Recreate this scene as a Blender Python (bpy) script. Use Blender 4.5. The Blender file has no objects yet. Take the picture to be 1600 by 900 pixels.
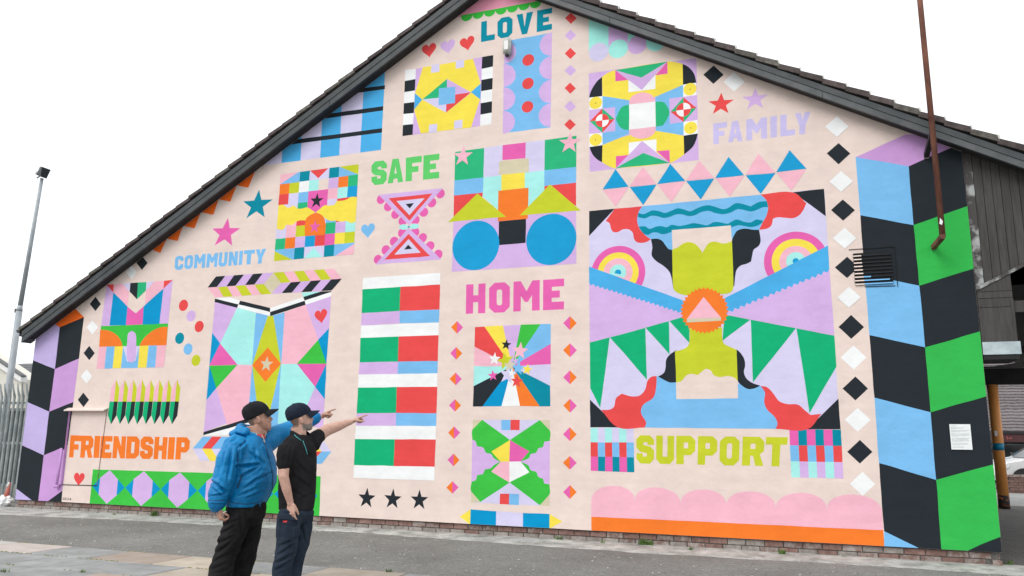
import bpy, bmesh, math, random
from mathutils import Vector, Matrix, noise as mnoise
from mathutils.geometry import tessellate_polygon

random.seed(7)
scene = bpy.context.scene
COL = scene.collection

# ------------------------------------------------------------------ camera
FPX, YAW, PITCH, ROLL = 1231.54, -0.363650881, 0.190060560, 0.0128724869   # focal length in photo pixels (1600 wide)
HC, DW = 1.4, 11.115                                                       # eye height, distance to the wall plane y = 0
_f = Vector((math.sin(YAW)*math.cos(PITCH), math.cos(YAW)*math.cos(PITCH), math.sin(PITCH)))
_r = Vector((math.cos(YAW), -math.sin(YAW), 0)); _u = _r.cross(_f)
RIGHT = math.cos(ROLL)*_r + math.sin(ROLL)*_u
UP = -math.sin(ROLL)*_r + math.cos(ROLL)*_u
FWD = _f
cam_d = bpy.data.cameras.new('camera'); cam = bpy.data.objects.new('camera', cam_d); COL.objects.link(cam)
cam_d.sensor_width = 36.0; cam_d.lens = FPX/1600*36.0; cam_d.clip_start = 0.05; cam_d.clip_end = 3000
cam.matrix_world = Matrix(((RIGHT.x, UP.x, -FWD.x, 0), (RIGHT.y, UP.y, -FWD.y, -DW), (RIGHT.z, UP.z, -FWD.z, HC), (0, 0, 0, 1)))
scene.camera = cam

# ------------------------------------------------------------------ light: bright overcast
SUN_EL, SUN_AZ = math.radians(44), math.radians(205)     # soft sun high behind the camera
world = bpy.data.worlds.new('World'); scene.world = world; world.use_nodes = True
nt = world.node_tree; nt.nodes.clear()
out = nt.nodes.new('ShaderNodeOutputWorld'); mix = nt.nodes.new('ShaderNodeMixShader')
bg1 = nt.nodes.new('ShaderNodeBackground'); bg2 = nt.nodes.new('ShaderNodeBackground')
sky = nt.nodes.new('ShaderNodeTexSky'); sky.sky_type = 'NISHITA'; sky.sun_disc = False
sky.sun_elevation = SUN_EL; sky.sun_rotation = SUN_AZ
nt.links.new(sky.outputs[0], bg1.inputs[0]); bg1.inputs[1].default_value = 0.1
tc = nt.nodes.new('ShaderNodeTexCoord'); nz = nt.nodes.new('ShaderNodeTexNoise'); nz.inputs['Scale'].default_value = 2.2; nz.inputs['Detail'].default_value = 5
rp = nt.nodes.new('ShaderNodeValToRGB'); rp.color_ramp.elements[0].position = 0.3; rp.color_ramp.elements[1].position = 0.7
rp.color_ramp.elements[0].color = (0.90, 0.93, 0.955, 1); rp.color_ramp.elements[1].color = (1, 1, 1, 1)
nt.links.new(tc.outputs['Generated'], nz.inputs['Vector']); nt.links.new(nz.outputs[0], rp.inputs[0]); nt.links.new(rp.outputs[0], bg2.inputs[0])
bg2.inputs[1].default_value = 0.95
mix.inputs[0].default_value = 0.94
nt.links.new(bg1.outputs[0], mix.inputs[1]); nt.links.new(bg2.outputs[0], mix.inputs[2]); nt.links.new(mix.outputs[0], out.inputs[0])
sun_d = bpy.data.lights.new('sun', 'SUN'); sun_d.energy = 1.2; sun_d.angle = math.radians(32); sun_d.color = (1, 0.965, 0.92)
sun = bpy.data.objects.new('sun', sun_d); COL.objects.link(sun)
_sd = Vector((math.sin(SUN_AZ)*math.cos(SUN_EL), math.cos(SUN_AZ)*math.cos(SUN_EL), math.sin(SUN_EL)))
sun.rotation_euler = _sd.to_track_quat('Z', 'Y').to_euler()
scene.view_settings.view_transform = 'Standard'; scene.view_settings.look = 'None'
scene.view_settings.gamma = 1.0; scene.view_settings.use_curve_mapping = False
scene.view_settings.exposure = 0.55

# ------------------------------------------------------------------ measuring helpers (photo survey -> metres)
def _ray(px, py):
    d = FWD*FPX + RIGHT*(px-800) - UP*(py-450)
    return d/d.y
def W(px, py, y=0.0):
    d = _ray(px, py); t = DW + y
    return (d.x*t, HC + d.z*t)
def G(px, py, z=0.0):
    d = _ray(px, py); t = (z-HC)/d.z
    return (d.x*t, t-DW)

# ------------------------------------------------------------------ scene helpers
def tag(o, label=None, cat=None, group=None, kind=None):
    if label: o['label'] = label
    if cat: o['category'] = cat
    if group: o['group'] = group
    if kind: o['kind'] = kind
    return o
def empty(name, loc, label=None, cat=None, group=None, parent=None):
    o = bpy.data.objects.new(name, None); COL.objects.link(o); o.location = loc; o.empty_display_size = 0.2
    if parent: o.parent = parent
    return tag(o, label, cat, group)
def world_pos(o):
    p = Vector((0, 0, 0))
    while o: p = p + o.location; o = o.parent
    return p
def obj(name, verts, faces, mats, parent=None, fm=None, smooth=False, center=True):
    """one mesh object from WORLD coordinates; its origin is moved to the middle of its verts"""
    me = bpy.data.meshes.new(name)
    c = Vector((0, 0, 0))
    if center and verts:
        lo = [min(v[i] for v in verts) for i in range(3)]; hi = [max(v[i] for v in verts) for i in range(3)]
        c = Vector([(a+b)/2 for a, b in zip(lo, hi)]); c.z = lo[2] if center != 'mid' else c.z
    me.from_pydata([tuple(Vector(v)-c) for v in verts], [], faces)
    if not isinstance(mats, (list, tuple)): mats = [mats]
    for m in mats: me.materials.append(m)
    if fm: me.polygons.foreach_set('material_index', fm)
    if smooth: me.polygons.foreach_set('use_smooth', [True]*len(me.polygons))
    me.update()
    o = bpy.data.objects.new(name, me); COL.objects.link(o)
    if parent:
        o.parent = parent; o.location = c - world_pos(parent)
    else: o.location = c
    return o
def obj_bm(name, bm, mats, parent=None, smooth=False, fm=None):
    bmesh.ops.recalc_face_normals(bm, faces=bm.faces)
    vs = [v.co.copy() for v in bm.verts]; bm.verts.index_update()
    fs = [[v.index for v in f.verts] for f in bm.faces]; mi = [f.material_index for f in bm.faces]
    bm.free()
    return obj(name, vs, fs, mats, parent, mi if fm is None else fm, smooth)
class MB:
    def __init__(s): s.v = []; s.f = []; s.m = []
    def add(s, vs, fs, mi=0):
        n = len(s.v); s.v += [tuple(v) for v in vs]; s.f += [[i+n for i in f] for f in fs]; s.m += [mi]*len(fs); return s
    def box(s, x0, x1, y0, y1, z0, z1, mi=0):
        return s.add([(x0,y0,z0),(x1,y0,z0),(x1,y1,z0),(x0,y1,z0),(x0,y0,z1),(x1,y0,z1),(x1,y1,z1),(x0,y1,z1)],
                     [(0,3,2,1),(4,5,6,7),(0,1,5,4),(1,2,6,5),(2,3,7,6),(3,0,4,7)], mi)
    def prism(s, poly, a, b, axis='y', mi=0):
        """poly: list of 2D points; extruded from a to b along axis (y: poly=(x,z); x: poly=(y,z); z: poly=(x,y))"""
        def P(p, t): return (p[0], t, p[1]) if axis == 'y' else (t, p[0], p[1]) if axis == 'x' else (p[0], p[1], t)
        n = len(poly)
        return s.add([P(p, a) for p in poly]+[P(p, b) for p in poly],
                     [list(range(n))[::-1], list(range(n, 2*n))]+[[i, (i+1) % n, (i+1) % n+n, i+n] for i in range(n)], mi)
    def tube(s, p0, p1, r0, r1=None, n=12, mi=0, caps=True):
        p0 = Vector(p0); p1 = Vector(p1); r1 = r0 if r1 is None else r1
        d = (p1-p0).normalized(); a = d.orthogonal().normalized(); b = d.cross(a)
        vs = [p0+(a*math.cos(2*math.pi*i/n)+b*math.sin(2*math.pi*i/n))*r0 for i in range(n)]
        vs += [p1+(a*math.cos(2*math.pi*i/n)+b*math.sin(2*math.pi*i/n))*r1 for i in range(n)]
        fs = [[i, (i+1) % n, (i+1) % n+n, i+n] for i in range(n)]
        if caps: fs += [list(range(n))[::-1], list(range(n, 2*n))]
        return s.add(vs, fs, mi)
    def build(s, name, mats, parent=None, smooth=False):
        return obj(name, s.v, s.f, mats, parent, s.m, smooth)

# ------------------------------------------------------------------ materials
def lin(c): return tuple((x/255/12.92 if x <= 10 else ((x/255+0.055)/1.055)**2.4) for x in c)
PAINT_GAIN = 1.15
MATS = {}
def newmat(name):
    m = bpy.data.materials.new(name); m.use_nodes = True
    t = m.node_tree; b = t.nodes['Principled BSDF']; return m, t, b
def N(t, kind, **kw):
    n = t.nodes.new(kind)
    for k, v in kw.items():
        if k in n.inputs: n.inputs[k].default_value = v
        else: setattr(n, k, v)
    return n
def paint(key, rgb):
    """masonry paint on roughcast: colour with roller mottling, faint grime, fine relief"""
    m, t, b = newmat('paint_'+key)
    col = [min(0.86, x/PAINT_GAIN) for x in lin(rgb)]
    geo = N(t, 'ShaderNodeNewGeometry')
    n1 = N(t, 'ShaderNodeTexNoise', Scale=2.3, Detail=6.0, Roughness=0.62); t.links.new(geo.outputs['Position'], n1.inputs['Vector'])
    mp = N(t, 'ShaderNodeMapping'); mp.inputs['Scale'].default_value = (1.1, 1, 9.0); t.links.new(geo.outputs['Position'], mp.inputs['Vector'])
    n2 = N(t, 'ShaderNodeTexNoise', Scale=1.0, Detail=4.0); t.links.new(mp.outputs[0], n2.inputs['Vector'])
    ad = N(t, 'ShaderNodeMath', operation='MULTIPLY_ADD'); ad.inputs[1].default_value = 0.45; t.links.new(n2.outputs[0], ad.inputs[0]); t.links.new(n1.outputs[0], ad.inputs[2])
    mr = N(t, 'ShaderNodeMapRange'); mr.inputs['From Min'].default_value = 0.45; mr.inputs['From Max'].default_value = 1.0
    mr.inputs['To Min'].default_value = 0.905; mr.inputs['To Max'].default_value = 1.065; t.links.new(ad.outputs[0], mr.inputs['Value'])
    mx = N(t, 'ShaderNodeVectorMath', operation='SCALE'); mx.inputs[0].default_value = col; t.links.new(mr.outputs[0], mx.inputs['Scale'])
    t.links.new(mx.outputs[0], b.inputs['Base Color'])
    b.inputs['Roughness'].default_value = 0.85; b.inputs['Specular IOR Level'].default_value = 0.14
    n3 = N(t, 'ShaderNodeTexNoise', Scale=75.0, Detail=3.0, Roughness=0.6); t.links.new(geo.outputs['Position'], n3.inputs['Vector'])
    n4 = N(t, 'ShaderNodeTexNoise', Scale=5.0, Detail=4.0); t.links.new(geo.outputs['Position'], n4.inputs['Vector'])
    a2 = N(t, 'ShaderNodeMath', operation='MULTIPLY_ADD'); a2.inputs[1].default_value = 5.0
    t.links.new(n4.outputs[0], a2.inputs[0]); t.links.new(n3.outputs[0], a2.inputs[2])
    bp = N(t, 'ShaderNodeBump', Strength=0.5, Distance=0.005); t.links.new(a2.outputs[0], bp.inputs['Height']); t.links.new(bp.outputs[0], b.inputs['Normal'])
    MATS[key] = m
    return m
PAL = dict(peach=(236,218,210), white=(246,249,250), black=(39,46,52), red=(235,80,80), orange=(248,128,48), deep_orange=(250,112,38), yellow=(249,228,84),
           lime=(202,211,50), green=(46,186,128), flag_green=(18,180,122), grass=(64,196,72), word_green=(100,210,112), cube_green=(56,188,84),
           light_blue=(126,192,242), blue=(28,160,216), deep_blue=(0,152,208), band_blue=(78,178,236), teal=(0,142,166), lilac=(216,182,234),
           lavender=(217,212,244), purple=(206,160,220), cube_lilac=(200,184,234), word_lilac=(205,196,240), pink=(247,188,206), hot_pink=(234,102,180),
           mint=(172,240,236), gold=(216,207,178), apex_pink=(240,160,186), aqua=(168,243,234))
for k, v in PAL.items(): paint(k, v)

def mottled(name, c1, c2, scale=6.0, rough=0.8, bump=0.3, bscale=60.0, bdist=0.004, lo=0.35, hi=0.65, metallic=0.0, detail=6.0, stretch=(1,1,1), obj_var=0.0, spec=0.4):
    """two-tone noise colour + bump; c1, c2 linear albedo"""
    m, t, b = newmat(name)
    geo = N(t, 'ShaderNodeNewGeometry'); mp = N(t, 'ShaderNodeMapping'); mp.inputs['Scale'].default_value = stretch
    t.links.new(geo.outputs['Position'], mp.inputs['Vector'])
    n1 = N(t, 'ShaderNodeTexNoise', Scale=scale, Detail=detail, Roughness=0.65); t.links.new(mp.outputs[0], n1.inputs['Vector'])
    cr = N(t, 'ShaderNodeValToRGB'); cr.color_ramp.elements[0].position = lo; cr.color_ramp.elements[1].position = hi
    cr.color_ramp.elements[0].color = (*c1, 1); cr.color_ramp.elements[1].color = (*c2, 1)
    t.links.new(n1.outputs[0], cr.inputs[0])
    src = cr.outputs[0]
    if obj_var:
        oi = N(t, 'ShaderNodeObjectInfo'); mr = N(t, 'ShaderNodeMapRange'); mr.inputs['To Min'].default_value = 1-obj_var; mr.inputs['To Max'].default_value = 1+obj_var
        t.links.new(oi.outputs['Random'], mr.inputs['Value'])
        sc = N(t, 'ShaderNodeVectorMath', operation='SCALE'); t.links.new(src, sc.inputs[0]); t.links.new(mr.outputs[0], sc.inputs['Scale']); src = sc.outputs[0]
    t.links.new(src, b.inputs['Base Color'])
    b.inputs['Roughness'].default_value = rough; b.inputs['Metallic'].default_value = metallic; b.inputs['Specular IOR Level'].default_value = spec
    if bump:
        n3 = N(t, 'ShaderNodeTexNoise', Scale=bscale, Detail=4.0); t.links.new(mp.outputs[0], n3.inputs['Vector'])
        bp = N(t, 'ShaderNodeBump', Strength=bump, Distance=bdist); t.links.new(n3.outputs[0], bp.inputs['Height']); t.links.new(bp.outputs[0], b.inputs['Normal'])
    MATS[name] = m
    return m
M = MATS
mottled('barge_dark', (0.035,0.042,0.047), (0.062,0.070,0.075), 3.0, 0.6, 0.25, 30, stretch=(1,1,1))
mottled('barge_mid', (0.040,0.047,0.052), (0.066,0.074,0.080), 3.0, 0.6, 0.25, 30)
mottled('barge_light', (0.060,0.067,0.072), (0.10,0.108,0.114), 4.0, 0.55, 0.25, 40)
mottled('soffit', (0.018,0.018,0.02), (0.03,0.028,0.028), 4.0, 0.8, 0.2)
mottled('tile', (0.045,0.036,0.036), (0.105,0.083,0.080), 9.0, 0.85, 0.5, 45, 0.006, obj_var=0.22)
mottled('tile_moss', (0.075,0.065,0.058), (0.16,0.15,0.135), 12.0, 0.9, 0.5, 45, 0.006, obj_var=0.2)
mottled('mortar', (0.09,0.085,0.08), (0.17,0.165,0.155), 14.0, 0.95, 0.5, 90)
mottled('brick_red', (0.165,0.092,0.077), (0.27,0.175,0.15), 16.0, 0.9, 0.6, 90, obj_var=0.18)
mottled('brick_grey', (0.21,0.175,0.155), (0.34,0.315,0.295), 14.0, 0.92, 0.5, 90, obj_var=0.15)
mottled('brick_stained', (0.18,0.115,0.098), (0.31,0.27,0.25), 14.0, 0.92, 0.5, 90, lo=0.42, hi=0.6, obj_var=0.2)
mottled('board', (0.036,0.034,0.034), (0.062,0.058,0.057), 5.0, 0.75, 0.3, 25, stretch=(6,6,0.6), obj_var=0.12)
mottled('board_worn', (0.042,0.038,0.038), (0.36,0.39,0.40), 5.0, 0.8, 0.3, 25, stretch=(3,3,0.9), lo=0.58, hi=0.72)
mottled('board_edge', (0.06,0.055,0.055), (0.36,0.38,0.38), 4.0, 0.8, 0.3, 25, lo=0.50, hi=0.62)
mottled('flashing', (0.30,0.37,0.40), (0.47,0.55,0.58), 5.0, 0.6, 0.2)
mottled('dark_timber', (0.010,0.010,0.012), (0.02,0.02,0.022), 5.0, 0.8, 0.2)
mottled('ceiling_grey', (0.10,0.10,0.10), (0.15,0.15,0.15), 4.0, 0.9, 0.1)
mottled('rust', (0.075,0.028,0.020), (0.21,0.085,0.055), 7.0, 0.85, 0.5, 60, stretch=(1,1,0.35))
mottled('orange_post', (0.66,0.25,0.06), (0.80,0.36,0.10), 5.0, 0.5, 0.2, 40, stretch=(1,1,0.4))
mottled('post_band', (0.0,0.16,0.30), (0.0,0.22,0.36), 5.0, 0.5, 0.1)
mottled('scuffed', (0.03,0.022,0.02), (0.45,0.16,0.05), 9.0, 0.8, 0.3, lo=0.5, hi=0.62)
mottled('galvanised', (0.19,0.225,0.23), (0.33,0.365,0.37), 6.0, 0.5, 0.15, 40, metallic=0.35, obj_var=0.15)
mottled('pole_grey', (0.29,0.33,0.36), (0.40,0.44,0.47), 3.0, 0.5, 0.1)
mottled('lamp_black', (0.02,0.026,0.032), (0.04,0.05,0.058), 5.0, 0.4, 0.1)
mottled('lamp_body', (0.42,0.43,0.42), (0.62,0.63,0.60), 14.0, 0.6, 0.3)
mottled('cream_wall', (0.62,0.60,0.53), (0.70,0.68,0.62), 2.0, 0.8, 0.2)
mottled('white_trim', (0.72,0.73,0.73), (0.80,0.80,0.80), 2.0, 0.6, 0.1)
mottled('slate', (0.09,0.095,0.10), (0.17,0.175,0.18), 6.0, 0.8, 0.3, obj_var=0.12)
mottled('far_tile', (0.115,0.10,0.105), (0.185,0.165,0.17), 7.0, 0.85, 0.3, obj_var=0.12)
mottled('glass_dark', (0.02,0.025,0.03), (0.05,0.06,0.065), 1.5, 0.12, 0.0)
mottled('shop_dark', (0.035,0.03,0.03), (0.06,0.05,0.05), 4.0, 0.6, 0.1)
mottled('shop_red', (0.05,0.015,0.018), (0.075,0.02,0.022), 4.0, 0.5, 0.1)
mottled('letter_red', (0.42,0.10,0.10), (0.5,0.14,0.13), 4.0, 0.5, 0.0)
mottled('blue_post', (0.0,0.22,0.42), (0.02,0.30,0.50), 4.0, 0.5, 0.1)
mottled('car_white', (0.74,0.75,0.76), (0.80,0.80,0.81), 2.0, 0.22, 0.0)
mottled('car_silver', (0.36,0.40,0.43), (0.42,0.46,0.49), 2.0, 0.25, 0.0, metallic=0.5)
mottled('rubber', (0.015,0.015,0.015), (0.03,0.03,0.03), 9.0, 0.85, 0.2)
mottled('alloy', (0.30,0.31,0.32), (0.42,0.43,0.44), 5.0, 0.35, 0.0, metallic=0.7)
mottled('head_glass', (0.45,0.50,0.52), (0.62,0.66,0.68), 9.0, 0.15, 0.0)
mottled('bag_white', (0.70,0.72,0.72), (0.82,0.83,0.83), 9.0, 0.45, 0.3, 20)
mottled('bag_red', (0.45,0.10,0.08), (0.55,0.18,0.14), 9.0, 0.5, 0.2)
mottled('paper', (0.72,0.76,0.77), (0.78,0.81,0.82), 9.0, 0.35, 0.0)
mottled('print_grey', (0.42,0.46,0.48), (0.48,0.52,0.54), 9.0, 0.5, 0.0)
mottled('void', (0.006,0.006,0.007), (0.012,0.012,0.013), 9.0, 0.9, 0.0)
mottled('weed', (0.05,0.11,0.02), (0.13,0.22,0.045), 30.0, 0.7, 0.0, obj_var=0.2)
mottled('moss', (0.10,0.13,0.03), (0.19,0.19,0.08), 30.0, 0.9, 0.4)
mottled('litter_pale', (0.55,0.55,0.52), (0.72,0.72,0.70), 30.0, 0.8, 0.0)
mottled('litter_dark', (0.05,0.035,0.025), (0.10,0.07,0.05), 30.0, 0.8, 0.0)

# ------------------------------------------------------------------ ground
def asphalt_mat():
    m, t, b = newmat('asphalt')
    geo = N(t, 'ShaderNodeNewGeometry')
    big = N(t, 'ShaderNodeTexNoise', Scale=0.55, Detail=7.0, Roughness=0.6); t.links.new(geo.outputs['Position'], big.inputs['Vector'])
    cr = N(t, 'ShaderNodeValToRGB'); e = cr.color_ramp.elements
    e[0].position = 0.36; e[0].color = (0.140, 0.138, 0.128, 1); e[1].position = 0.66; e[1].color = (0.205, 0.203, 0.19, 1)
    t.links.new(big.outputs[0], cr.inputs[0])
    vor = N(t, 'ShaderNodeTexVoronoi', Scale=70.0); t.links.new(geo.outputs['Position'], vor.inputs['Vector'])
    rr = N(t, 'ShaderNodeMapRange'); rr.inputs['To Min'].default_value = 0.68; rr.inputs['To Max'].default_value = 1.34
    sep = N(t, 'ShaderNodeSeparateColor'); t.links.new(vor.outputs['Color'], sep.inputs[0]); t.links.new(sep.outputs[0], rr.inputs['Value'])
    s1 = N(t, 'ShaderNodeVectorMath', operation='SCALE'); t.links.new(cr.outputs[0], s1.inputs[0]); t.links.new(rr.outputs[0], s1.inputs['Scale'])
    # pale scuffs
    n2 = N(t, 'ShaderNodeTexNoise', Scale=5.5, Detail=8.0, Roughness=0.72); t.links.new(geo.outputs['Position'], n2.inputs['Vector'])
    m2 = N(t, 'ShaderNodeMapRange'); m2.inputs['From Min'].default_value = 0.56; m2.inputs['From Max'].default_value = 0.76; m2.inputs['To Max'].default_value = 0.8
    t.links.new(n2.outputs[0], m2.inputs['Value'])
    mx = N(t, 'ShaderNodeMix', data_type='RGBA'); t.links.new(m2.outputs[0], mx.inputs[0]); t.links.new(s1.outputs[0], mx.inputs[6]); mx.inputs[7].default_value = (0.34, 0.34, 0.33, 1)
    t.links.new(mx.outputs[2], b.inputs['Base Color']); b.inputs['Roughness'].default_value = 0.9
    bp = N(t, 'ShaderNodeBump', Strength=0.6, Distance=0.006); t.links.new(vor.outputs['Distance'], bp.inputs['Height']); t.links.new(bp.outputs[0], b.inputs['Normal'])
    return m
asphalt = asphalt_mat()
S = 900.0
tag(obj('ground', [(-S,-S,0),(S,-S,0),(S,S,0),(-S,S,0)], [(0,1,2,3)], asphalt), kind='structure')

mottled('concrete', (0.20,0.20,0.185), (0.54,0.54,0.515), 3.4, 0.92, 0.9, 22, 0.03, lo=0.32, hi=0.66, detail=12.0)
# mortar haunching along the foot of the wall: ragged front edge, slight fall
def apron():
    prof = [(-15.6,1.10),(-13.5,1.0),(-12.46,0.93),(-11.5,0.80),(-10.6,0.70),(-9.0,0.66),(-7.6,0.60),(-6.46,0.50),(-5.2,0.60),(-3.9,0.70),(-2.15,0.78),(-0.8,0.72),(0.28,0.64),(1.8,0.70),(2.6,0.72)]
    def wdt(x):
        for (a, wa), (b_, wb) in zip(prof, prof[1:]):
            if a <= x <= b_: return wa+(wb-wa)*(x-a)/(b_-a)
        return 0.7
    vs = []; fs = []; n = 340
    for i in range(n+1):
        x = -15.6+18.2*i/n
        w = wdt(x)+0.07*(mnoise.noise(Vector((x*1.7, 3, 0))))+0.05*mnoise.noise(Vector((x*6.3, 9, 0)))
        w -= 0.10
        z0 = 0.020+0.012*mnoise.noise(Vector((x*2.1, 0, 5)))
        for k, (fy, fz) in enumerate(((1.0, -0.004), (0.93, 0.3), (0.6, 0.72), (0.3, 0.9), (0.0, 1.1))):
            vs.append((x, -w*fy+(0.06 if k == 4 else 0), z0*fz + (0.004*mnoise.noise(Vector((x*9, fy*7, 1))) if 0 < k < 4 else 0)))
    for i in range(n):
        for k in range(4): a = i*5+k; fs.append((a, a+5, a+6, a+1))
    return tag(obj('mortar_apron', vs, fs, M['concrete'], smooth=True), kind='structure')
apron()

# concrete paving slabs, rows parallel to the wall
def slab_mat(name, c1, c2): return mottled(name, c1, c2, 3.2, 0.9, 0.45, 110, 0.003, obj_var=0.10)
slab_mat('slab_grey', (0.21,0.215,0.215), (0.30,0.305,0.305)); slab_mat('slab_tan', (0.35,0.30,0.24), (0.45,0.40,0.335))
slab_mat('slab_brown', (0.28,0.225,0.185), (0.36,0.305,0.26)); slab_mat('slab_pale', (0.40,0.385,0.355), (0.52,0.50,0.465)); slab_mat('slab_pink', (0.38,0.325,0.30), (0.48,0.43,0.40))
mottled('joint_soil', (0.05,0.048,0.035), (0.10,0.10,0.055), 9.0, 0.95, 0.6, 60)
pave = tag(obj('slab_pavement', [(-16,-12.5,0.004),(7,-12.5,0.004),(7,-3.50,0.004),(-16,-3.50,0.004)], [(0,1,2,3)], M['joint_soil']), kind='structure')
SLW, SLD = 0.93, 0.64
smesh = []
for v in range(3):
    mb = MB(); w, d = SLW/2-0.009, SLD/2-0.009; e = 0.010
    mb.add([(-w,-d,0),(w,-d,0),(w,d,0),(-w,d,0),(-w,-d,0.018),(w,-d,0.018),(w,d,0.018),(-w,d,0.018),(-w+e,-d+e,0.024),(w-e,-d+e,0.024),(w-e,d-e,0.024),(-w+e,d-e,0.024)],
           [(0,1,5,4),(1,2,6,5),(2,3,7,6),(3,0,4,7),(4,5,9,8),(5,6,10,9),(6,7,11,10),(7,4,8,11),(8,9,10,11)])
    smesh.append(mb)
row1 = {-2:'slab_pale', -1:'slab_pink', 0:'slab_grey', 1:'slab_brown', 2:'slab_tan', 3:'slab_grey', 4:'slab_tan', 5:'slab_grey', 6:'slab_brown'}
slab_me = {}
def slab_data(mn):
    if mn not in slab_me:
        me = bpy.data.meshes.new('slab'); me.from_pydata(smesh[0].v, [], smesh[0].f); me.materials.append(M[mn]); slab_me[mn] = me
    return slab_me[mn]
rnd = random.Random(3)
for r_ in range(9):
    y = -3.50-SLD/2-r_*SLD
    off = 0 if r_ % 2 == 0 else SLW*0.55
    for c_ in range(-6, 13):
        x = -8.66+SLW/2+c_*SLW+off
        if r_ > 4 and not (-9 < x < 4): continue
        mn = row1.get(c_, None) if r_ == 0 else None
        if mn is None: mn = rnd.choices(['slab_grey', 'slab_tan', 'slab_brown', 'slab_pale'], [6, 2, 1, 1])[0]
        if r_ == 1: mn = 'slab_tan' if c_ in (2, 3) else 'slab_grey'
        o = bpy.data.objects.new('slab', slab_data(mn)); COL.objects.link(o); o.parent = pave
        pz = world_pos(pave)
        o.location = Vector((x+rnd.uniform(-.004,.004), y+rnd.uniform(-.004,.004), 0.005+rnd.uniform(0,.005)))-pz
        o.rotation_euler = (rnd.uniform(-.004,.004), rnd.uniform(-.004,.004), rnd.uniform(-.004,.004))
# darker block paving in the covered passage
def blocks_mat():
    m, t, b = newmat('block_paving')
    geo = N(t, 'ShaderNodeNewGeometry'); br = N(t, 'ShaderNodeTexBrick', Scale=1.0)
    br.inputs['Brick Width'].default_value = 0.21; br.inputs['Row Height'].default_value = 0.105; br.inputs['Mortar Size'].default_value = 0.006
    br.inputs['Color1'].default_value = (0.10,0.095,0.09,1); br.inputs['Color2'].default_value = (0.15,0.14,0.13,1); br.inputs['Mortar'].default_value = (0.05,0.05,0.045,1)
    t.links.new(geo.outputs['Position'], br.inputs['Vector']); t.links.new(br.outputs[0], b.inputs['Base Color']); b.inputs['Roughness'].default_value = 0.85
    bp = N(t, 'ShaderNodeBump', Strength=0.5, Distance=0.004); bp.invert = True; t.links.new(br.outputs['Fac'], bp.inputs['Height']); t.links.new(bp.outputs[0], b.inputs['Normal'])
    return m
tag(obj('passage_paving', [(2.0,0.25,0.004),(7.5,0.25,0.004),(7.5,11.2,0.004),(2.0,11.2,0.004)], [(0,1,2,3)], blocks_mat()), kind='structure')
mottled('pale_paving', (0.30,0.30,0.29), (0.40,0.40,0.385), 1.2, 0.9, 0.3)
tag(obj('car_park_path', [(2.0,11.2,0.004),(14,11.2,0.004),(14,17.2,0.004),(2.0,17.2,0.004)], [(0,1,2,3)], M['pale_paving']), kind='structure')

# ------------------------------------------------------------------ gable building
XL, XR, ZB = -14.255, 1.984, 0.168
SLP_L, SLP_R = 0.5805, 0.5650
def ZL(x): return 3.222+SLP_L*(x+14.259)
def ZR(x): return 5.236+SLP_R*(1.817-x)
XA = (5.236+SLP_R*1.817-3.222-SLP_L*14.259)/(SLP_L+SLP_R); ZA = ZL(XA)
bld = empty('mural_building', (-6.1, 0, 0), 'long gabled building with a brightly painted mural over its whole end wall', 'building')
wall_poly = [(XL, ZB), (XR, ZB), (XR, ZR(XR)+0.1), (XA, ZA+0.1), (XL, ZL(XL)+0.1)]
mb = MB(); mb.prism(wall_poly, 0.0, 0.28)
wall = mb.build('wall', M['peach'], bld)
wall['label'] = 'rendered gable wall painted pale peach under the mural'
mb = MB(); mb.box(XL+0.02, XL+0.28, 0.285, 13, 0, ZL(XL)+0.05); mb.build('side_wall', M['peach'], bld)
mb = MB(); mb.box(XR-0.28, XR-0.02, 0.285, 13, 0, ZR(XR)+0.05); mb.build('side_wall', M['shop_dark'], bld)
# brick plinth
pl = MB().box(XL+0.03, XR-0.03, 0.056, 0.28, -0.08, ZB-0.002).build('brick_plinth', M['mortar'], bld)
BL, BH = 0.2335, 0.079
bm_var = []
for v in range(4):
    rv = random.Random(v); w, h = BL/2-0.005, BH-0.010; e = 0.004
    j = lambda: rv.uniform(-0.0022, 0.0022)
    vs = [(-w+j(),0.10,0),(w+j(),0.10,0),(w+j(),0.10,h),(-w+j(),0.10,h),(-w+j(),e,j()),(w+j(),e,j()),(w+j(),e,h+j()),(-w+j(),e,h+j()),(-w+e,0,e),(w-e,0,e),(w-e,0,h-e),(-w+e,0,h-e)]
    fs = [(0,1,5,4),(1,2,6,5),(2,3,7,6),(3,0,4,7),(4,5,9,8),(5,6,10,9),(6,7,11,10),(7,4,8,11),(8,9,10,11)]
    d = {}
    for mn in ('brick_red', 'brick_grey', 'brick_stained'):
        me = bpy.data.meshes.new('brick'); me.from_pydata(vs, [], fs); me.materials.append(M[mn]); d[mn] = me
    bm_var.append(d)
pp = world_pos(pl)
for course in range(3):
    z = ZB-0.006-BH*(course+1)
    n = 70 if course < 2 else 70
    for i in range(n):
        x = XL+0.02+BL/2*(1 if course % 2 else 2)*0.5+i*BL
        if x+BL/2 > XR: continue
        t = (x-XL)/(XR-XL)
        if course == 0: wts = (6, 1.5, 4)
        elif t < 0.78: wts = (0.5, 7, 2)
        else: wts = (5, 2, 4)
        mn = rnd.choices(['brick_red', 'brick_grey', 'brick_stained'], wts)[0]
        o = bpy.data.objects.new('brick', bm_var[rnd.randrange(4)][mn]); COL.objects.link(o); o.parent = pl
        o.location = Vector((x, 0.040+rnd.uniform(-.003,.004), z))-pp
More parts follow.
